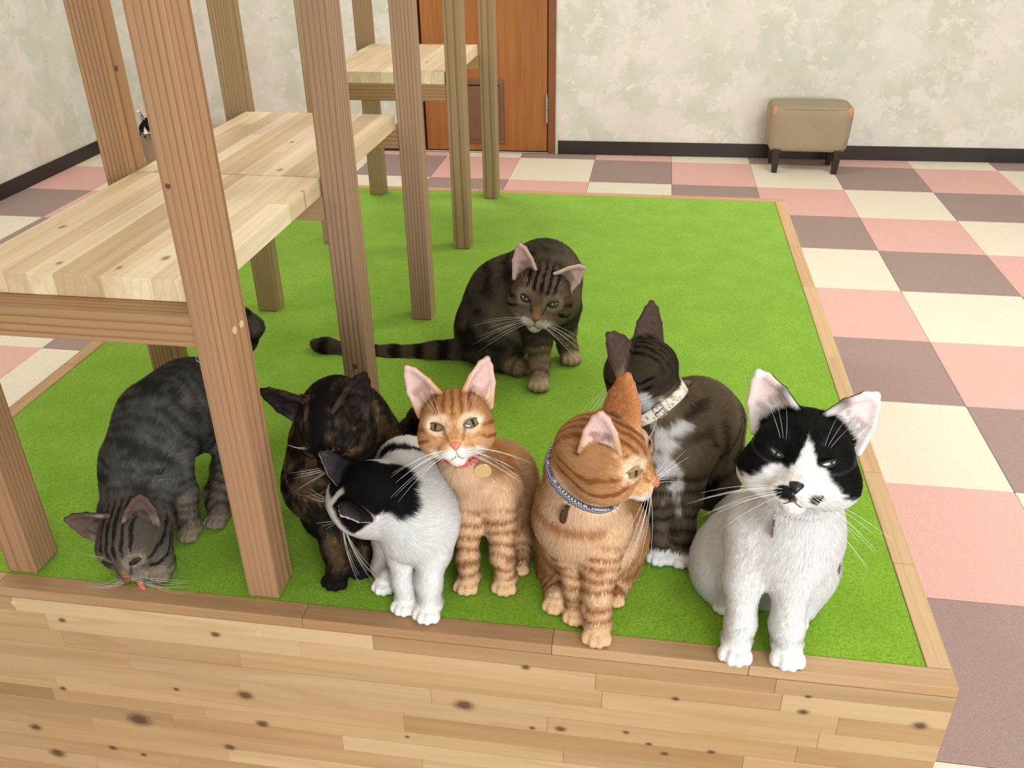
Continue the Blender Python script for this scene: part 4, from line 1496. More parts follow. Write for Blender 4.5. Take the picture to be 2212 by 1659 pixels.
def spots(c, col, D, key, colour, nf=70, na=0.006, soft=0.004):
    P = c['P']
    best = np.full(len(P), 9.0)
    for (p, r) in D[key]:
        best = np.minimum(best, np.linalg.norm(P-np.array(p), axis=1)-r)
    best += vnoise(P, nf, 51)*na+vnoise(P, nf*3, 52)*na*0.4
    return mixc(col, colour, sstep(soft, -soft, best))


WHITE = C3(240, 239, 237)
BLACK = C3(26, 24, 24)
PINK = C3(226, 190, 184)


def coat_mask(c, D, rng):
    n = len(c['P'])
    col = full(WHITE, n)
    x, y, z = c['h'].T
    nz = vnoise(c['P'], 220, 1)*0.05+vnoise(c['P'], 80, 2)*0.03
    xs = [-1.3, -0.9, -0.62, -0.45, -0.28, -0.20, -0.10, -0.02, 0.03, 0.10, 0.16, 0.22, 0.28, 0.36, 0.44, 0.58, 0.77, 0.95, 1.3]
    zs = [-0.40, -0.46, -0.32, -0.12, -0.10, -0.19, -0.06, 0.20, 0.45, 0.36, 0.26, 0.14, -0.06, -0.02, -0.02, -0.20, -0.46, -0.50, -0.4]
    low = np.interp(x, xs, zs)
    back = np.where(y < 0.0, -0.25-0.0*y, low)
    lowv = low*sstep(-0.25, 0.2, y)+(-0.42+0.9*np.clip(-y-0.55, 0, 1))*(1-sstep(-0.25, 0.2, y))
    f = sstep(-0.045, 0.045, z-lowv+nz*1.6)
    f = f*c['hw']
    col = mixc(col, BLACK, f)
    hd = c['is']('head')*c['hw']
    # moustache patches
    for (cx, cz, rx, rz) in ((-0.17, -0.52, 0.17, 0.13), (-0.05, -0.60, 0.10, 0.08), (0.37, -0.56, 0.13, 0.09)):
        d = np.sqrt(((x-cx)/rx)**2+((z-cz)/rz)**2)+nz*2.5
        col = mixc(col, C3(34, 31, 33), sstep(1.1, 0.85, d)*hd*(y > 0.4))
    d = np.sqrt(((x-0.02)/0.13)**2+((z+0.30)/0.13)**2)
    col = mixc(col, C3(232, 208, 196), sstep(1.1, 0.7, d)*hd*(y > 0.6)*0.8)
    e = c['is']('ear')
    col = mixc(col, BLACK, e*(1-c['earin'])*sstep(0.92, 0.80, c['eart']))
    sgn = np.where(c['is']('ear0'), 1.0, -1.0)
    inn = c['earin']*e
    col = mixc(col, C3(236, 216, 212), inn)
    edge = inn*sstep(0.3, 0.75, -c['earu']*sgn)*sstep(0.75, 0.5, c['eart'])
    col = mixc(col, C3(60, 54, 54), edge*0.85)
    col = mixc(col, C3(236, 230, 228), inn*sstep(0.6, 0.2, c['eart'])*0.7)
    col = mixc(col, WHITE, e*sstep(0.84, 0.93, c['eart']))
    if 'spots' in D: col = mixc(col, spots(c, col, D, 'spots', C3(70, 68, 72), 160, 0.012), (c['hw'] < 0.3)*1.0)
    return col


def coat_patch(c, D, rng):
    n = len(c['P'])
    col = full(WHITE, n)
    col = spots(c, col, D, 'spots', BLACK, 110, 0.0022, 0.0025)
    x, y, z = c['h'].T
    hd = c['is']('head')
    nz = vnoise(c['P'], 120, 1)*0.04
    # black cap between nape and brow, narrow white blaze in the middle of the forehead
    cap = sstep(-0.03, 0.05, z-0.16+0.20*np.clip(y-0.15, -1, 1)+nz)*sstep(0.62, 0.5, y+nz)
    cap = cap*(1-sstep(0.12, 0.06, np.abs(x+0.02)+nz*0.4)*sstep(-0.02, 0.08, y))
    col = mixc(col, BLACK, cap*hd)
    e = c['is']('ear')
    col = mixc(col, C3(40, 38, 40), e*1.0)
    col = mixc(col, C3(64, 60, 62), e*sstep(0.35, 0.8, c['eart'])*(1-c['earin']))
    col = mixc(col, C3(214, 190, 188), e*c['earin'])
    # dark streak at the corner of the mouth
    d = np.sqrt(((np.abs(x)-0.40)/0.16)**2+((z+0.52)/0.06)**2)
    col = mixc(col, C3(40, 36, 38), sstep(1.1, 0.8, d+nz)*hd*(x < 0)*(y > 0.2))
    return col


def coat_ginger(c, D, rng):
    n = len(c['P'])
    base, dark, cream, white = C3(206, 162, 116), C3(166, 110, 66), C3(234, 212, 180), C3(244, 236, 228)
    col = full(base, n)
    mott = vnoise(c['P'], 55, 77)
    col = mixc(col, C3(220, 172, 116), sstep(0.0, 0.6, mott)*0.5)
    col = body_stripes(c, col, dark, 0.022, 0.62, 31)
    v = ventral(c, D, 0.15, 0.75)
    col = mixc(col, cream, v*0.92)
    # necklace and flank bars over the cream
    m = c['is']('torso')
    ph = c['sp']+vnoise(c['P'], 26, 61)*0.008
    for (s0, th) in D.get('necklace', ()):
        col = mixc(col, C3(196, 134, 76), m*sstep(th, th*0.4, np.abs(ph-s0))*(1-c['hw'])*0.8)
    lg = c['is']('leg')
    col = mixc(col, C3(234, 208, 172), lg*0.92)
    col = leg_bands(c, col, C3(178, 122, 74), 0.0155, 0.05, 0.95)
    p = c['is']('paw')
    col = mixc(col, C3(222, 188, 148), p*0.95)
    col = tail_rings(c, col, dark, cream)
    hdm = c['is']('head')*c['hw']
    x, y, z = c['h'].T
    col = mixc(col, C3(208, 160, 112), hdm)
    # paler lower face
    col = mixc(col, C3(232, 196, 150), hdm*sstep(-0.05, -0.5, z)*0.75)
    col = mixc(col, C3(198, 140, 84), hdm*sstep(0.13, 0.05, np.abs(x))*sstep(0.12, -0.05, z)*(y > 0.5)*0.7)
    col = face_marks(c, col, C3(170, 110, 64), C3(240, 220, 190), white, 1.0, 0.95)
    col = ears_col(c, col, C3(216, 186, 178), C3(190, 124, 76), None, C3(236, 216, 194))
    e = c['is']('ear')
    col = mixc(col, C3(210, 164, 124), e*c['earin']*sstep(0.62, 0.95, np.abs(c['earu']))*sstep(0.7, 0.4, c['eart']))
    return col


def coat_tabby_base(c, D, base, mid, dark, light, white, per, legc, amt=0.85, white_amt=0.8, bodywhite=0.0, ear_in=(200, 170, 160), ear_bk=(70, 58, 50), facec=None):
    n = len(c['P'])
    col = full(base, n)
    mott = vnoise(c['P'], 70, 77)+0.6*vnoise(c['P'], 200, 78)
    col = mixc(col, mid, sstep(-0.3, 0.8, mott)*0.7)
    col = body_stripes(c, col, dark, per, amt, 31)
    v = ventral(c, D, 0.3, 0.9)
    col = mixc(col, light, v*D.get('ventral', 0.5))
    lg = np.zeros(n)
    for i, q in enumerate(c['legs']):
        m = c['is']('leg%d' % i)
        lg[m] = sstep(0.25*q['len'], 0.55*q['len'], c['t'][m])
    col = mixc(col, legc, lg*0.75)
    col = leg_bands(c, col, dark, D.get('band', 0.020), 0.02, D.get('bandamt', 0.75))
    p = c['is']('paw')
    col = mixc(col, legc, p*0.9)
    col = tail_rings(c, col, dark, light)
    hdm = c['is']('head')*c['hw']
    x, y, z = c['h'].T
    fc = facec if facec is not None else mid
    col = mixc(col, fc, hdm*0.85)
    col = mixc(col, light, hdm*sstep(-0.05, -0.5, z)*(y > 0)*0.5)
    col = mixc(col, C3(150, 110, 76), hdm*sstep(0.13, 0.05, np.abs(x))*sstep(0.05, -0.1, z)*(y > 0.5)*0.8)
    col = face_marks(c, col, dark, light, white, 1.0, white_amt)
    col = ears_col(c, col, C3(*ear_in), C3(*ear_bk), None, C3(206, 196, 184) if D['coat'] == 'tabby_far' else C3(140, 126, 114))
    return col


def coat_tabby_far(c, D, rng):
    return coat_tabby_base(c, D, C3(82, 74, 62), C3(106, 92, 74), C3(30, 27, 25), C3(150, 134, 110), C3(214, 208, 196), 0.040, C3(168, 148, 116), facec=C3(112, 94, 74))


def coat_tabby_kit(c, D, rng):
    return coat_tabby_base(c, D, C3(96, 94, 90), C3(124, 120, 114), C3(42, 40, 39), C3(150, 138, 122), C3(176, 164, 148), 0.0165, C3(128, 116, 98), amt=0.75, white_amt=0.5, ear_in=(98, 78, 74), ear_bk=(50, 42, 40), facec=C3(108, 98, 86))


def coat_tabby_white(c, D, rng):
    col = coat_tabby_base(c, D, C3(120, 106, 86), C3(142, 124, 98), C3(34, 30, 27), C3(150, 132, 106), C3(226, 222, 216), 0.026, C3(120, 108, 92), amt=0.95, ear_in=(170, 140, 132), ear_bk=(78, 62, 56), facec=C3(88, 78, 64))
    col = spots(c, col, D, 'spots', C3(232, 231, 230), 90, 0.008, 0.004)
    p = c['is']('paw')
    col = mixc(col, C3(234, 234, 236), p*1.0)
    return col


def coat_tortie(c, D, rng):
    n = len(c['P'])
    col = full(C3(32, 28, 26), n)
    P = c['P']
    hd0 = c['hw']*c['is']('head')
    a = (vnoise(P, 34, 5)+0.8*vnoise(P, 95, 6))*(1-0.75*hd0)+0.6*vnoise(P, 260, 7)-0.1*hd0
    col = mixc(col, C3(104, 86, 62), sstep(-0.35, 0.8, a)*0.8)
    b = vnoise(P, 75, 15)+0.9*vnoise(P, 220, 16)
    col = mixc(col, C3(140, 108, 76), sstep(0.45, 1.1, b)*0.75)
    col = mixc(col, C3(150, 128, 104), sstep(0.25, 0.9, vnoise(P, 80, 25)+0.5*vnoise(P, 240, 26))*sstep(0.0, 0.7, c['N']@nrm(D['front']))*c['is']('torso')*0.8)
    x, y, z = c['h'].T
    hdm = c['is']('head')*c['hw']
    col = mixc(col, C3(26, 23, 22), hdm*sstep(0.30, 0.12, np.abs(x+0.05))*sstep(-0.4, -0.2, z)*0.95)
    for (cx, cz, r) in ((-0.55, -0.28, 0.30), (0.60, -0.2, 0.28)):
        d = np.sqrt((x-cx)**2+(z-cz)**2)/r+0.35*vnoise(P, 120, 35)
        col = mixc(col, C3(128, 100, 76), hdm*sstep(1.0, 0.5, d)*(y > 0)*0.65)
    p = c['is']('paw')
    col = mixc(col, C3(24, 22, 23), p*1.0)
    lg = c['is']('leg')
    col = mixc(col, C3(30, 27, 26), lg*sstep(0.62, 0.8, c['t']/0.17))
    col = ears_col(c, col, C3(34, 28, 28), C3(28, 24, 22), None, C3(66, 56, 52))
    col = mixc(col, C3(84, 62, 44), c['is']('ear')*(1-0.6*c['earin'])*sstep(0.1, 0.9, vnoise(P, 90, 71)+0.7*vnoise(P, 260, 72)))
    return col


COATS = dict(mask=coat_mask, patch=coat_patch, ginger=coat_ginger, tabby_far=coat_tabby_far, tabby_kit=coat_tabby_kit, tabby_white=coat_tabby_white, tortie=coat_tortie)

M_mouth = simple_mat('mouth_line', (96, 62, 56), 0.6)
M_noseblk = simple_mat('nose_black', (26, 22, 24), 0.35)
M_nosepink = simple_mat('nose_pink', (204, 122, 106), 0.4)
M_nosepink2 = simple_mat('nose_rose', (190, 120, 100), 0.4)
M_nosebrick = simple_mat('nose_brick', (120, 72, 54), 0.4)
M_lidblack = simple_mat('eyelid_black', (18, 15, 15), 0.5)
M_lidbrown = simple_mat('eyelid_brown', (84, 54, 44), 0.5)
M_lidpink = simple_mat('eyelid_pink', (170, 124, 104), 0.5)
M_eye_green = eye_mat('eye_green', (118, 152, 110), 0.16, 0.22, 0.10)
M_eye_gold = eye_mat('eye_gold', (120, 108, 66), 0.20, 0.02, 0.10)
M_eye_goldr = eye_mat('eye_gold_turned', (142, 128, 70), 0.20, 0.02, 0.10)
M_eye_amber = eye_mat('eye_amber', (136, 116, 76), 0.20, 0.15, 0.05)
M_eye_grey = eye_mat('eye_grey_green', (138, 140, 108), 0.20, 0.1, 0.12)
M_eye_dark = eye_mat('eye_dark', (70, 58, 44), 0.45, 0.0, 0.0)
M_brass = simple_mat('brass', (206, 170, 104), 0.3, 1.0)
M_goldtag = simple_mat('pale_gold_tag', (226, 200, 150), 0.3, 0.6)
M_silvertag = simple_mat('silver_tag', (150, 144, 138), 0.25, 1.0)
M_bronzetag = simple_mat('bronze_tag', (112, 96, 80), 0.28, 1.0)
M_tongue = simple_mat('tongue_pink', (226, 112, 104), 0.35)


def print_mat(name, ground, ink, scale, thr, kind='noise'):
    m = NT(name)
    at = m.n('ShaderNodeAttribute', attribute_name='ring')
    if kind == 'noise':
        nz = m.noise(m.mapping(at.outputs['Vector'], (scale, scale, 1.6)), 1.0, 2.0, 0.5, 1.0)
        f = m.math('ABSOLUTE', m.math('SUBTRACT', nz.outputs[0], 0.5))
        fac = m.ramp(f, [(thr, (1, 1, 1)), (thr*1.6, (0, 0, 0))])
    elif kind == 'rings':
        vo = m.n('ShaderNodeTexVoronoi', feature='F1'); vo.inputs['Scale'].default_value = 1.0
        m.l(m.mapping(at.outputs['Vector'], (scale, scale, 1.7)), vo.inputs['Vector'])
        f = m.math('ABSOLUTE', m.math('SUBTRACT', vo.outputs['Distance'], 0.36))
        fac = m.ramp(f, [(thr, (1, 1, 1)), (thr*1.5, (0, 0, 0))])
    else:
        ck = m.n('ShaderNodeTexChecker'); ck.inputs['Scale'].default_value = 1.0
        m.l(m.mapping(at.outputs['Vector'], (scale, scale, 4.0)), ck.inputs['Vector'])
        fac = ck.outputs['Fac']
    m.l(m.mix(fac, rgba(ground), rgba(ink)), m.b.inputs['Base Color'])
    m.set(Roughness=0.6)
    return m.m


M_col_red = print_mat('collar_red', (196, 36, 48), (232, 150, 150), 14.0, 0.02)
M_col_navy = print_mat('collar_navy', (58, 62, 92), (170, 172, 186), 22.0, 0.05, 'check')
M_col_white = print_mat('collar_white_gold', (238, 234, 226), (190, 150, 92), 7.5, 0.06, 'rings')
M_col_pale = print_mat('collar_pale', (222, 220, 222), (96, 92, 104), 18.0, 0.04)
M_col_dark = print_mat('collar_dark', (60, 44, 34), (90, 70, 50), 18.0, 0.04)

CATS = [
    dict(coat='mask', seed=1, front=[-0.1, -1, 0.25], hairs=90000, label='white cat with a black mask and moustache patches sitting nearest the platform corner', torso=[([-0.201, 0.07, 0.2084], 0.048), ([-0.2024, 0.085, 0.1365], 0.057), ([-0.2062, 0.15, 0.0573], 0.0669), ([-0.21, 0.2, 0.0273], 0.0704)], haunch=[([-0.2608, 0.135, 0.0404], [0.0491, 0.0419, 0.0539], [0, 1, 0]), ([-0.163, 0.12, 0.0597], [0.0453, 0.036, 0.0487], [0, 1, 0])], legs=[{'p': [([-0.2445, 0.065, 0.1548], 0.0279), ([-0.2487, 0.05, 0.0936], 0.0208), ([-0.2472, 0.03, 0.0393], 0.0149), ([-0.2498, 0.0256, 0.0197], 0.015)], 'paw': ([-0.2506, 0.0185, 0.0126], 0.0203, [-0.119, -0.993, 0.0])}, {'p': [([-0.1885, 0.06, 0.1582], 0.0286), ([-0.1942, 0.045, 0.1012], 0.0215), ([-0.1947, 0.028, 0.0448], 0.0169), ([-0.1912, 0.0278, 0.02], 0.0153)], 'paw': ([-0.1913, 0.0206, 0.0128], 0.0207, [-0.02, -1.0, 0.0])}, {'p': [([-0.2571, 0.11, 0.02], 0.0178), ([-0.2581, 0.1, 0.0134], 0.013), ([-0.2584, 0.1001, 0.0136], 0.0104)], 'paw': ([-0.2591, 0.0952, 0.0087], 0.0141, [-0.148, -0.989, 0.0])}, {'p': [([-0.1673, 0.1, 0.0251], 0.0197), ([-0.1687, 0.09, 0.0188], 0.015), ([-0.173, 0.0851, 0.0133], 0.0101)], 'paw': ([-0.1728, 0.0803, 0.0085], 0.0137, [0.05, -0.999, 0.0])}], tail=[([-0.1874, 0.29, -0.0976], 0.0238), ([-0.1266, 0.33, -0.1111], 0.0172), ([-0.1026, 0.3, -0.069], 0.0138)], spots=[([-0.1351, 0.11, 0.0988], 0.012), ([-0.1377, 0.1, 0.0852], 0.011), ([-0.1319, 0.12, 0.109], 0.008)],
         head=dict(c=[-0.2075, 0.045, 0.2712], f=[-0.1932, -0.8886, 0.416], u=[0.1139, 0.4008, 0.9091], s=0.0575, cheek=1.13, nose_w=0.135, ears=[{'tip': (1.08, -0.2, 1.38), 'w': 0.5}, {'tip': (1.05, -0.2, 1.36), 'w': 0.5}], eyes=[dict(w=0.165,top=0.03,bot=0.068,tilt=0.4,mat=M_eye_green,lid=M_lidblack,rim=0.022),dict(w=0.165,top=0.03,bot=0.068,tilt=0.4,mat=M_eye_green,lid=M_lidblack,rim=0.022)],nose_mat=M_noseblk,whisk_len=1.5), collar=dict(c=[-0.2023,0.0700,0.2179],n=[0.0500,-0.3000,0.9500],ref=[-0.2441,-0.0200,0.2494],w=.006,sunk=True,mat=M_col_pale,label='pale patterned collar',off=-.0015,tagd=dict(ang=0,r=.0105,mat=M_silvertag,out=.004,label='silver disc tag',face=(1,-.25,0)))),
    dict(coat='ginger', seed=2, front=[0.05, -1, 0.25], hairs=85000, necklace=[(0.045, 0.008), (0.085, 0.006)], label='orange tabby cat in a dark blue collar with its head turned sideways', torso=[([-0.4449, 0.09, 0.1969], 0.0431), ([-0.4437, 0.095, 0.1309], 0.0503), ([-0.4333, 0.15, 0.0666], 0.06), ([-0.4288, 0.19, 0.0271], 0.0614)], haunch=[([-0.3967, 0.14, 0.0476], [0.0354, 0.0293, 0.0488], [0, 1, 0]), ([-0.4748, 0.14, 0.0308], [0.0341, 0.0285, 0.0483], [0, 1, 0])], legs=[{'p': [([-0.4677, 0.09, 0.1178], 0.0264), ([-0.4522, 0.075, 0.0767], 0.0179), ([-0.4463, 0.062, 0.0435], 0.0139), ([-0.4448, 0.0577, 0.0158], 0.012)], 'paw': ([-0.4451, 0.052, 0.0101], 0.0162, [-0.05, -0.999, 0.0])}, {'p': [([-0.4155, 0.075, 0.1281], 0.0281), ([-0.4172, 0.055, 0.0869], 0.0197), ([-0.4194, 0.035, 0.0414], 0.0153), ([-0.4164, 0.0291, 0.018], 0.0138)], 'paw': ([-0.4164, 0.0226, 0.0115], 0.0186, [0.0, -1.0, 0.0])}, {'p': [([-0.4786, 0.12, 0.0074], 0.0185), ([-0.4763, 0.1, 0.0054], 0.0134), ([-0.4719, 0.0735, 0.0155], 0.0118)], 'paw': ([-0.4725, 0.068, 0.0099], 0.0159, [-0.1, -0.995, 0.0])}, {'p': [([-0.3934, 0.13, 0.013], 0.0172), ([-0.3954, 0.115, 0.006], 0.0122), ([-0.397, 0.091, 0.011], 0.0084)], 'paw': ([-0.3966, 0.0871, 0.007], 0.0113, [0.1, -0.995, 0.0])}], tail=[([-0.4235, 0.27, -0.0903], 0.0184), ([-0.3818, 0.3, -0.1064], 0.0144), ([-0.3649, 0.27, -0.0744], 0.0112)],
         head=dict(c=[-0.4153, 0.065, 0.2397], f=[0.9536, -0.3011, 0.0], u=[0.0, -0.1191, 0.9929], s=0.052, eye=(0.44, 0.2), ears=[{'base': (0.5, 0.04, 0.62), 'tip': (0.46, 0.04, 1.52), 'w': 0.43, 'face': (0.9, 0.25, 0.35)}, {'base': (0.54, 0.05, 0.58), 'tip': (0.92, 0.12, 1.6), 'face': (0.95, 0.35, 0), 'w': 0.52}], eyes=[dict(w=0.22,top=0.1,bot=0.11,tilt=0.2,mat=M_eye_amber,lid=M_lidpink,rim=0.018,side=.75,dx=-.05),dict(w=0.22,top=0.1,bot=0.11,tilt=0.2,mat=M_eye_amber,lid=M_lidpink,rim=0.018)],nose_mat=M_nosepink2), collar=dict(c=[-0.4427,0.0880,0.2018],n=[0.4200,-0.3400,0.8400],ref=[-0.4489,0.0000,0.2194],w=.010,mat=M_col_navy,label='dark blue patterned collar',off=.0036,tagd=dict(ang=0,r=.0105,oval=1.25,mat=M_bronzetag,label='oval bronze tag',face=(.8,-.7,0)))),
    dict(coat='ginger', seed=3, front=[-0.05, -1, 0.25], hairs=85000, necklace=[(0.05, 0.007)], label='orange tabby cat facing forward in a red collar with a round pale tag', torso=[([-0.5985, 0.135, 0.1654], 0.0326), ([-0.584, 0.178, 0.09], 0.0435), ([-0.5714, 0.205, 0.0889], 0.0487), ([-0.5764, 0.25, 0.0314], 0.0501)], haunch=[([-0.5482, 0.2, 0.0225], [0.0301, 0.0288, 0.051], [0, 1, 0])], legs=[{'p': [([-0.5974, 0.142, 0.1052], 0.0232), ([-0.5951, 0.118, 0.0744], 0.0158), ([-0.5924, 0.098, 0.0406], 0.0121), ([-0.5909, 0.0939, 0.0164], 0.0126)], 'paw': ([-0.5915, 0.088, 0.0105], 0.017, [-0.1, -0.995, 0.0])}, {'p': [([-0.556, 0.14, 0.1161], 0.0266), ([-0.5517, 0.125, 0.0812], 0.0176), ([-0.547, 0.103, 0.0456], 0.0127), ([-0.5424, 0.0993, 0.0164], 0.0125)], 'paw': ([-0.5424, 0.0934, 0.0105], 0.0169, [0.0, -1.0, 0.0])}, {'p': [([-0.536, 0.17, 0.0068], 0.0193), ([-0.5306, 0.155, 0.0035], 0.0128), ([-0.526, 0.132, 0.0097], 0.0074)], 'paw': ([-0.5253, 0.1286, 0.0062], 0.01, [0.196, -0.981, 0.0])}], tail=[([-0.5852, 0.32, -0.0666], 0.0191), ([-0.6277, 0.36, -0.112], 0.0169), ([-0.6543, 0.34, -0.0991], 0.0136)],
         head=dict(c=[-0.5988, 0.1, 0.2451], f=[0.1632, -0.8919, 0.4217], u=[-0.1571, 0.3985, 0.9036], s=0.0462, ears=[{'tip': (1.12, -0.15, 1.62), 'w': 0.46}, {'tip': (1.0, -0.15, 1.62), 'w': 0.46}], eyes=[dict(w=0.225,top=0.08,bot=0.115,tilt=0.24,mat=M_eye_gold,lid=M_lidbrown,rim=0.016),dict(w=0.225,top=0.09,bot=0.115,tilt=0.24,mat=M_eye_gold,lid=M_lidbrown,rim=0.016)],nose_mat=M_nosepink), collar=dict(c=[-0.5986,0.1290,0.1892],n=[-0.0500,-0.3000,0.9500],ref=[-0.5561,0.0700,0.2236],w=.010,sunk=True,mat=M_col_red,label='red collar',off=.0018,tagd=dict(ang=0,r=.0108,shift=(.006,0,.014),mat=M_goldtag,label='round pale gold tag',face=(.15,-.9,.5),out=.008))),
    dict(coat='patch', seed=4, front=[-0.15, -1, 0.25], hairs=80000, label='white and black patched cat looking down, beside the black tortoiseshell cat', torso=[([-0.6825, 0.07, 0.1536], 0.0355), ([-0.6501, 0.075, 0.1136], 0.0431), ([-0.6651, 0.11, 0.1317], 0.0404), ([-0.6892, 0.175, 0.1205], 0.0415)], haunch=[([-0.7033, 0.14, 0.053], [0.0265, 0.0278, 0.0442], [0, 1, 0])], legs=[{'p': [([-0.6757, 0.08, 0.0958], 0.026), ([-0.6713, 0.068, 0.0645], 0.0166), ([-0.6667, 0.052, 0.0365], 0.013), ([-0.6623, 0.045, 0.016], 0.0122)], 'paw': ([-0.6629, 0.0393, 0.0102], 0.0165, [-0.1, -0.995, 0.0])}, {'p': [([-0.633, 0.078, 0.1131], 0.0291), ([-0.6277, 0.062, 0.0784], 0.0187), ([-0.6309, 0.042, 0.046], 0.014), ([-0.6296, 0.0378, 0.0175], 0.0134)], 'paw': ([-0.6302, 0.0315, 0.0112], 0.0181, [-0.1, -0.995, 0.0])}, {'p': [([-0.7075, 0.12, 0.0287], 0.0189), ([-0.7095, 0.095, 0.0133], 0.0112), ([-0.6982, 0.0774, 0.0153], 0.0117)], 'paw': ([-0.6988, 0.0719, 0.0098], 0.0158, [-0.1, -0.995, 0.0])}], tail=[([-0.7078, 0.25, 0.0436], 0.015), ([-0.72, 0.275, -0.0147], 0.0121), ([-0.7189, 0.29, -0.0484], 0.0094)], spots=[([-0.6682, 0.055, 0.1902], 0.03), ([-0.6855, 0.045, 0.1889], 0.03), ([-0.6705, 0.03, 0.181], 0.026), ([-0.6587, 0.04, 0.1727], 0.024), ([-0.7015, 0.05, 0.1871], 0.026), ([-0.7063, 0.155, 0.158], 0.014), ([-0.6887, 0.15, 0.1716], 0.0145), ([-0.6719, 0.145, 0.1793], 0.0145), ([-0.6575, 0.145, 0.1748], 0.013)],
         head=dict(c=[-0.7152, 0.06, 0.1521], f=[-0.7992, -0.2198, -0.5594], u=[-0.3011, -0.6222, 0.7226], s=0.0435, ears=[{}, {}], nose_w=0.13, eyes=[dict(w=0.17,top=0.06,bot=0.08,tilt=0.2,mat=M_eye_gold,lid=M_lidblack,rim=0.03),dict(w=0.17,top=0.06,bot=0.08,tilt=0.2,mat=M_eye_gold,lid=M_lidblack,rim=0.03)],nose_mat=M_nosepink)),
    dict(coat='tortie', seed=5, front=[-0.1, -1, 0.25], hairs=80000, label='dark tortoiseshell cat with bowed head sitting by the second front post', torso=[([-0.7997, 0.17, 0.157], 0.0412), ([-0.802, 0.145, 0.1095], 0.0413), ([-0.7874, 0.22, 0.1525], 0.0544), ([-0.7799, 0.26, 0.1042], 0.0556)], haunch=[([-0.8129, 0.17, 0.0506], [0.0327, 0.0327, 0.0523], [0, 1, 0]), ([-0.7535, 0.2, 0.0587], [0.033, 0.033, 0.0528], [0, 1, 0])], legs=[{'p': [([-0.8084, 0.14, 0.0971], 0.0289), ([-0.7905, 0.12, 0.0633], 0.0188), ([-0.7761, 0.1, 0.0334], 0.0137), ([-0.7654, 0.0795, 0.0172], 0.0131)], 'paw': ([-0.7657, 0.0733, 0.011], 0.0177, [-0.05, -0.999, 0.0])}, {'p': [([-0.7627, 0.15, 0.0787], 0.0266), ([-0.7551, 0.135, 0.0434], 0.0178), ([-0.7464, 0.115, 0.0284], 0.0138), ([-0.741, 0.1046, 0.0163], 0.0124)], 'paw': ([-0.7407, 0.0987, 0.0104], 0.0168, [0.05, -0.999, 0.0])}], tail=[([-0.7561, 0.33, 0.0524], 0.0187), ([-0.7346, 0.35, 0.0628], 0.016), ([-0.7164, 0.345, 0.0929], 0.0136), ([-0.6961, 0.33, 0.1243], 0.0112)],
         head=dict(c=[-0.7629, 0.125, 0.2174], f=[-0.02, -0.7998, -0.5999], u=[-0.0995, -0.597, 0.796], s=0.0515, ears=[{'tip': (1.65, -0.4, 0.9), 'base': (0.66, -0.16, 0.42), 'face': (0.2, 0.7, 0.6), 'w': 0.38}, {'tip': (1.05, -0.85, 1.15), 'base': (0.6, -0.12, 0.55), 'face': (0.5, 0.6, 0.5), 'w': 0.42}], whisk_len=1.4, eyes=[dict(w=0.15,top=0.02,bot=0.03,tilt=0.2,mat=M_eye_dark,lid=M_lidblack,rim=0.02),dict(w=0.15,top=0.02,bot=0.03,tilt=0.2,mat=M_eye_dark,lid=M_lidblack,rim=0.02)],nose_mat=M_noseblk), collar=dict(c=[-0.7943,0.1600,0.1565],n=[0.0000,-0.5000,0.8600],ref=[-0.7496,0.0500,0.2063],w=.008,mat=M_col_dark,label='dark brown collar',off=.0,tagd=dict(ang=0,r=.005,mat=M_brass,label='small brass bell'))),
    dict(coat='tabby_white', seed=6, front=[-0.25, -1, 0.2], hairs=80000, label='brown tabby cat with white chest and white patterned collar looking away', torso=[([-0.3597, 0.245, 0.217], 0.0317), ([-0.334, 0.24, 0.1555], 0.0398), ([-0.3034, 0.28, 0.1663], 0.0483), ([-0.2848, 0.32, 0.1355], 0.0515)], haunch=[([-0.2691, 0.29, 0.0736], [0.0364, 0.0364, 0.0595], [0, 1, 0])], legs=[{'p': [([-0.3466, 0.225, 0.1344], 0.0261), ([-0.3455, 0.21, 0.0841], 0.0188), ([-0.3448, 0.198, 0.038], 0.0146), ([-0.3422, 0.1858, 0.0164], 0.0126)], 'paw': ([-0.3428, 0.1799, 0.0105], 0.017, [-0.1, -0.995, 0.0])}, {'p': [([-0.3101, 0.23, 0.1381], 0.0285), ([-0.3123, 0.212, 0.0859], 0.0194), ([-0.3153, 0.195, 0.0437], 0.0151), ([-0.3142, 0.1843, 0.0158], 0.0121)], 'paw': ([-0.3145, 0.1786, 0.0101], 0.0163, [-0.05, -0.999, 0.0])}], tail=[([-0.2479, 0.38, 0.0039], 0.0158), ([-0.2073, 0.4, -0.0333], 0.0132), ([-0.1908, 0.36, -0.02], 0.01)], spots=[([-0.3567, 0.19, 0.1644], 0.016), ([-0.3528, 0.19, 0.1932], 0.02), ([-0.3371, 0.205, 0.1956], 0.012), ([-0.3255, 0.21, 0.1984], 0.009), ([-0.3423, 0.19, 0.144], 0.016), ([-0.3295, 0.2, 0.0931], 0.01), ([-0.3742, 0.215, 0.2181], 0.02), ([-0.3864, 0.21, 0.2284], 0.016), ([-0.345, 0.185, 0.1831], 0.02), ([-0.3349, 0.185, 0.1408], 0.014), ([-0.327, 0.19, 0.1158], 0.011), ([-0.3216, 0.2, 0.0784], 0.009)],
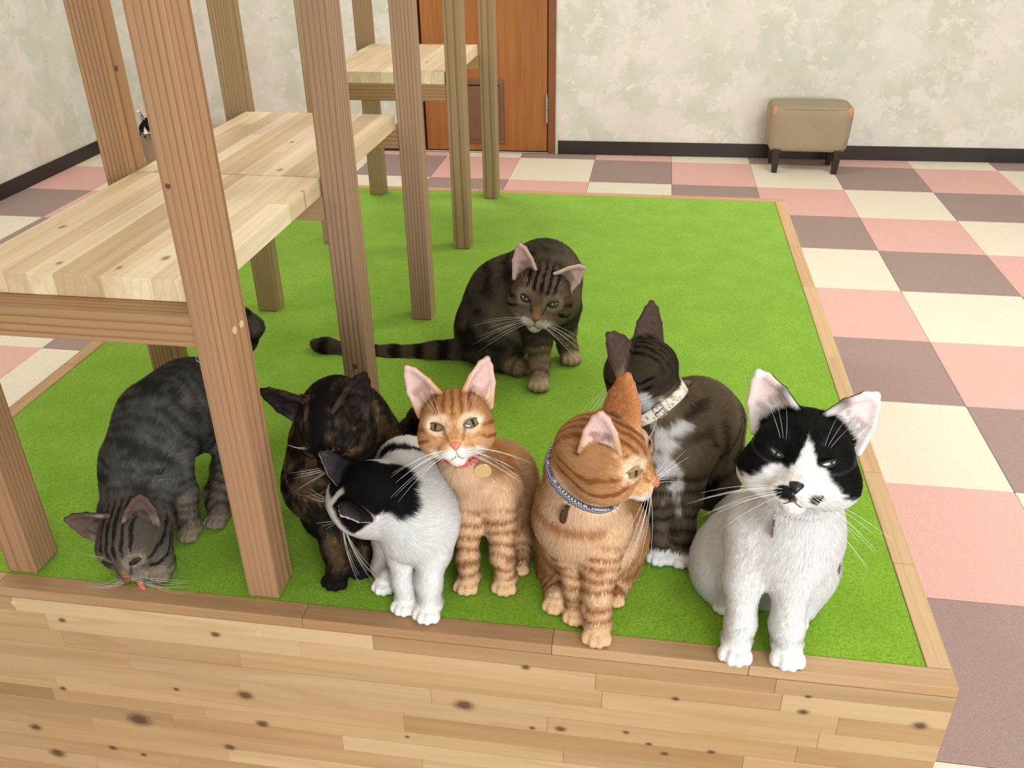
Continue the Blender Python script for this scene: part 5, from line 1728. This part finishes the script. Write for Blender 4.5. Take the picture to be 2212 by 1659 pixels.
         head=dict(c=[-0.386, 0.25, 0.2528], f=[-0.8081, 0.5051, -0.303], u=[-0.1191, 0.0, 0.9929], s=0.046, ears=[{'tip': (1.12, -0.16, 1.62), 'w': 0.5}, {'tip': (1.08, -0.16, 1.6), 'w': 0.52, 'face': (-0.1, 1, 0)}], whisk=True, eyes=[dict(w=0.18,top=0.1,bot=0.1,tilt=0.2,mat=M_eye_gold,lid=M_lidblack,rim=0.03),dict(w=0.18,top=0.1,bot=0.1,tilt=0.2,mat=M_eye_gold,lid=M_lidblack,rim=0.03)],nose_mat=M_nosebrick), collar=dict(c=[-0.3520,0.2450,0.2105],n=[-0.6500,0.2400,0.7200],ref=[-0.3687,0.1700,0.2218],w=.015,mat=M_col_white,label='white collar with gold ring pattern',off=.0045,buckle=dict(ang=.15,w=.014,h=.017))),
    dict(coat='tabby_far', seed=7, front=[0.6, -0.8, 0.05], hairs=75000, vox=0.0032, ventral=0.85, bandamt=0.5, label='dark brown tabby cat sitting alone on the turf with its tail stretched behind it', torso=[([-0.5513, 0.68, 0.1607], 0.0518), ([-0.5701, 0.73, 0.175], 0.0616), ([-0.6347, 0.75, 0.1159], 0.0778), ([-0.6675, 0.75, 0.06], 0.0757)], haunch=[([-0.6696, 0.71, 0.0595], [0.0618, 0.053, 0.0583], [1, 0, 0]), ([-0.5513, 0.76, 0.1064], [0.0389, 0.0389, 0.0531], [0, 1, 0])], legs=[{'p': [([-0.5723, 0.68, 0.1134], 0.034), ([-0.5724, 0.668, 0.0767], 0.023), ([-0.569, 0.655, 0.0354], 0.0163), ([-0.5661, 0.6349, 0.0197], 0.015)], 'paw': ([-0.5657, 0.6278, 0.0126], 0.0203, [0.05, -0.999, 0.0])}, {'p': [([-0.5324, 0.73, 0.1162], 0.033), ([-0.5322, 0.735, 0.0704], 0.022), ([-0.5267, 0.748, 0.0296], 0.0162), ([-0.5223, 0.7445, 0.0199], 0.0152)], 'paw': ([-0.5199, 0.7377, 0.0127], 0.0205, [0.33, -0.944, 0.0])}, {'p': [([-0.6491, 0.69, 0.0214], 0.0265), ([-0.6113, 0.675, 0.012], 0.0158), ([-0.6018, 0.6799, 0.0128], 0.0098)], 'paw': ([-0.5973, 0.679, 0.0082], 0.0132, [0.981, -0.196, 0.0])}], tail=[([-0.7145, 0.745, 0.0037], 0.0312), ([-0.7879, 0.735, -0.0042], 0.0239), ([-0.8725, 0.73, -0.0114], 0.0204), ([-0.958, 0.728, -0.0077], 0.0195), ([-1.0087, 0.724, 0.0037], 0.0167), ([-1.0255, 0.722, 0.0109], 0.0102)],
         head=dict(c=[-0.5629, 0.625, 0.1842], f=[0.0573, -0.9891, 0.1354], u=[0.172, 0.1434, 0.9746], s=0.055, ears=[{'tip': (0.95, -0.16, 1.48)}, {'tip': (1.14, -0.25, 1.15), 'face': (0.5, 0.95, 0.0)}], whisk_r=0.8, eyes=[dict(w=0.17,top=0.075,bot=0.1,tilt=0.22,mat=M_eye_grey,lid=M_lidblack,rim=0.035),dict(w=0.17,top=0.06,bot=0.1,tilt=0.22,mat=M_eye_grey,lid=M_lidblack,rim=0.035)],nose_mat=M_nosebrick)),
    dict(coat='tabby_kit', seed=8, front=[0, -0.6, -1], hairs=80000, ventral=0.05, band=0.014, label='young grey tabby cat bending down to sniff the wooden edge under the frame', torso=[([-1.0698, 0.105, 0.0652], 0.0358), ([-1.0643, 0.15, 0.1123], 0.0453), ([-1.0587, 0.21, 0.1427], 0.0552), ([-1.0435, 0.27, 0.137], 0.061), ([-1.0291, 0.31, 0.106], 0.0546)], haunch=[([-0.9881, 0.28, 0.0901], [0.0325, 0.0423, 0.0494], [0, 1, 0])], legs=[{'p': [([-1.0421, 0.13, 0.0892], 0.0283), ([-1.0247, 0.1, 0.0498], 0.0153), ([-1.0243, 0.085, 0.0132], 0.0122), ([-1.0044, 0.0584, 0.0163], 0.0124)], 'paw': ([-1.0047, 0.0525, 0.0104], 0.0168, [-0.05, -0.999, 0.0])}, {'p': [([-1.0292, 0.165, 0.1053], 0.0261), ([-1.0157, 0.158, 0.0569], 0.0165), ([-1.0148, 0.15, 0.0216], 0.0127), ([-1.0053, 0.142, 0.0153], 0.0117)], 'paw': ([-1.0056, 0.1365, 0.0098], 0.0158, [-0.05, -0.999, 0.0])}, {'p': [([-0.9842, 0.26, 0.0866], 0.0279), ([-0.9821, 0.21, 0.0456], 0.0144), ([-0.9874, 0.19, 0.0218], 0.013), ([-0.9784, 0.1768, 0.0163], 0.0124)], 'paw': ([-0.9793, 0.171, 0.0104], 0.0168, [-0.148, -0.989, 0.0])}, {'p': [([-1.022, 0.32, 0.0357], 0.0296), ([-1.0285, 0.29, 0.0109], 0.0147), ([-1.0204, 0.2362, 0.0103], 0.0078)], 'paw': ([-1.0208, 0.2325, 0.0066], 0.0106, [-0.1, -0.995, 0.0])}], tail=[([-1.0217, 0.35, 0.1126], 0.0191), ([-1.0283, 0.39, 0.1408], 0.0134), ([-1.0134, 0.41, 0.1775], 0.0134), ([-0.9985, 0.41, 0.2007], 0.0133), ([-1.0062, 0.41, 0.2189], 0.0103)],
         head=dict(c=[-1.046, 0.063, 0.05], f=[0.1302, -0.9312, -0.3404], u=[-0.1203, -0.3409, 0.9324], s=0.046, ears=[{'base': (0.56, -0.12, 0.5), 'tip': (1.6, -0.25, 0.95), 'face': (0.1, 0.9, 0.5), 'w': 0.5}, {'tip': (0.88, -0.5, 1.4), 'face': (0.4, 0.8, 0.4), 'w': 0.5}], eyes=[dict(w=0.19,top=0.05,bot=0.06,tilt=0.28,mat=M_eye_dark,lid=M_lidblack,rim=0.03),dict(w=0.19,top=0.05,bot=0.06,tilt=0.28,mat=M_eye_dark,lid=M_lidblack,rim=0.03)],nose_mat=M_nosebrick,whisk_mat=M_whiskd)),
    dict(coat='mask', seed=9, front=[-0.2, -1, 0.2], hairs=15000, vox=0.004, ground=-0.14, fur=0.012, label='black and white cat lying on the far footstool, mostly hidden behind posts', torso=[([-2.61, 3.0, -0.088], 0.038), ([-2.56, 3.03, -0.085], 0.048), ([-2.51, 3.04, -0.09], 0.046)], legs=[{'p': [([-2.56, 2.98, -0.1], 0.03), ([-2.57, 2.96, -0.118], 0.02)], 'paw': ([-2.585, 2.95, -0.127], 0.018, [-0.2, -1, 0])}, {'p': [([-2.5, 2.98, -0.1], 0.03), ([-2.5, 2.96, -0.118], 0.02)], 'paw': ([-2.5, 2.95, -0.127], 0.018, [0, -1, 0])}], tail=[([-2.45, 3.04, -0.11], 0.018), ([-2.44, 2.98, -0.12], 0.015), ([-2.48, 2.96, -0.122], 0.013)],
         head=dict(c=[-2.6337, 2.96, -0.1256], f=[-0.0984, -0.9841, -0.1476], u=[0.0, 0.0, 1.0], s=0.048, whisk=False, eyes=[dict(w=0.17,top=0.06,bot=0.08,tilt=0.2,mat=M_eye_green,lid=M_lidblack,rim=0.03),dict(w=0.17,top=0.06,bot=0.08,tilt=0.2,mat=M_eye_green,lid=M_lidblack,rim=0.03)],nose_mat=M_noseblk)),
]
for D in CATS:
    if ONLY and D['seed'] not in ONLY: continue
    CATOBJ = build_cat(D)
    if D['coat'] == 'tabby_kit':
        h_ = D['head']; Xh, Fh, Uh = head_axes(h_['f'], h_['u'])
        tp = np.array(h_['c'])+h_['s']*(0.10*Xh+0.96*Fh-0.68*Uh)
        pts = [tp, tp+h_['s']*(0.10*Xh+0.10*Fh-0.10*Uh), tp+h_['s']*(0.22*Xh+0.22*Fh-0.12*Uh), tp+h_['s']*(0.30*Xh+0.30*Fh-0.06*Uh)]
        tv, tf = tube_mesh(pts, 0, 8, radii=[0.0030, 0.0036, 0.0034, 0.0012])
        adopt(mesh_obj('tongue', tv, tf, M_tongue, None, True), CATOBJ)['label'] = 'pink tongue tip'
print('script', round(time.time()-T0, 1), 's')
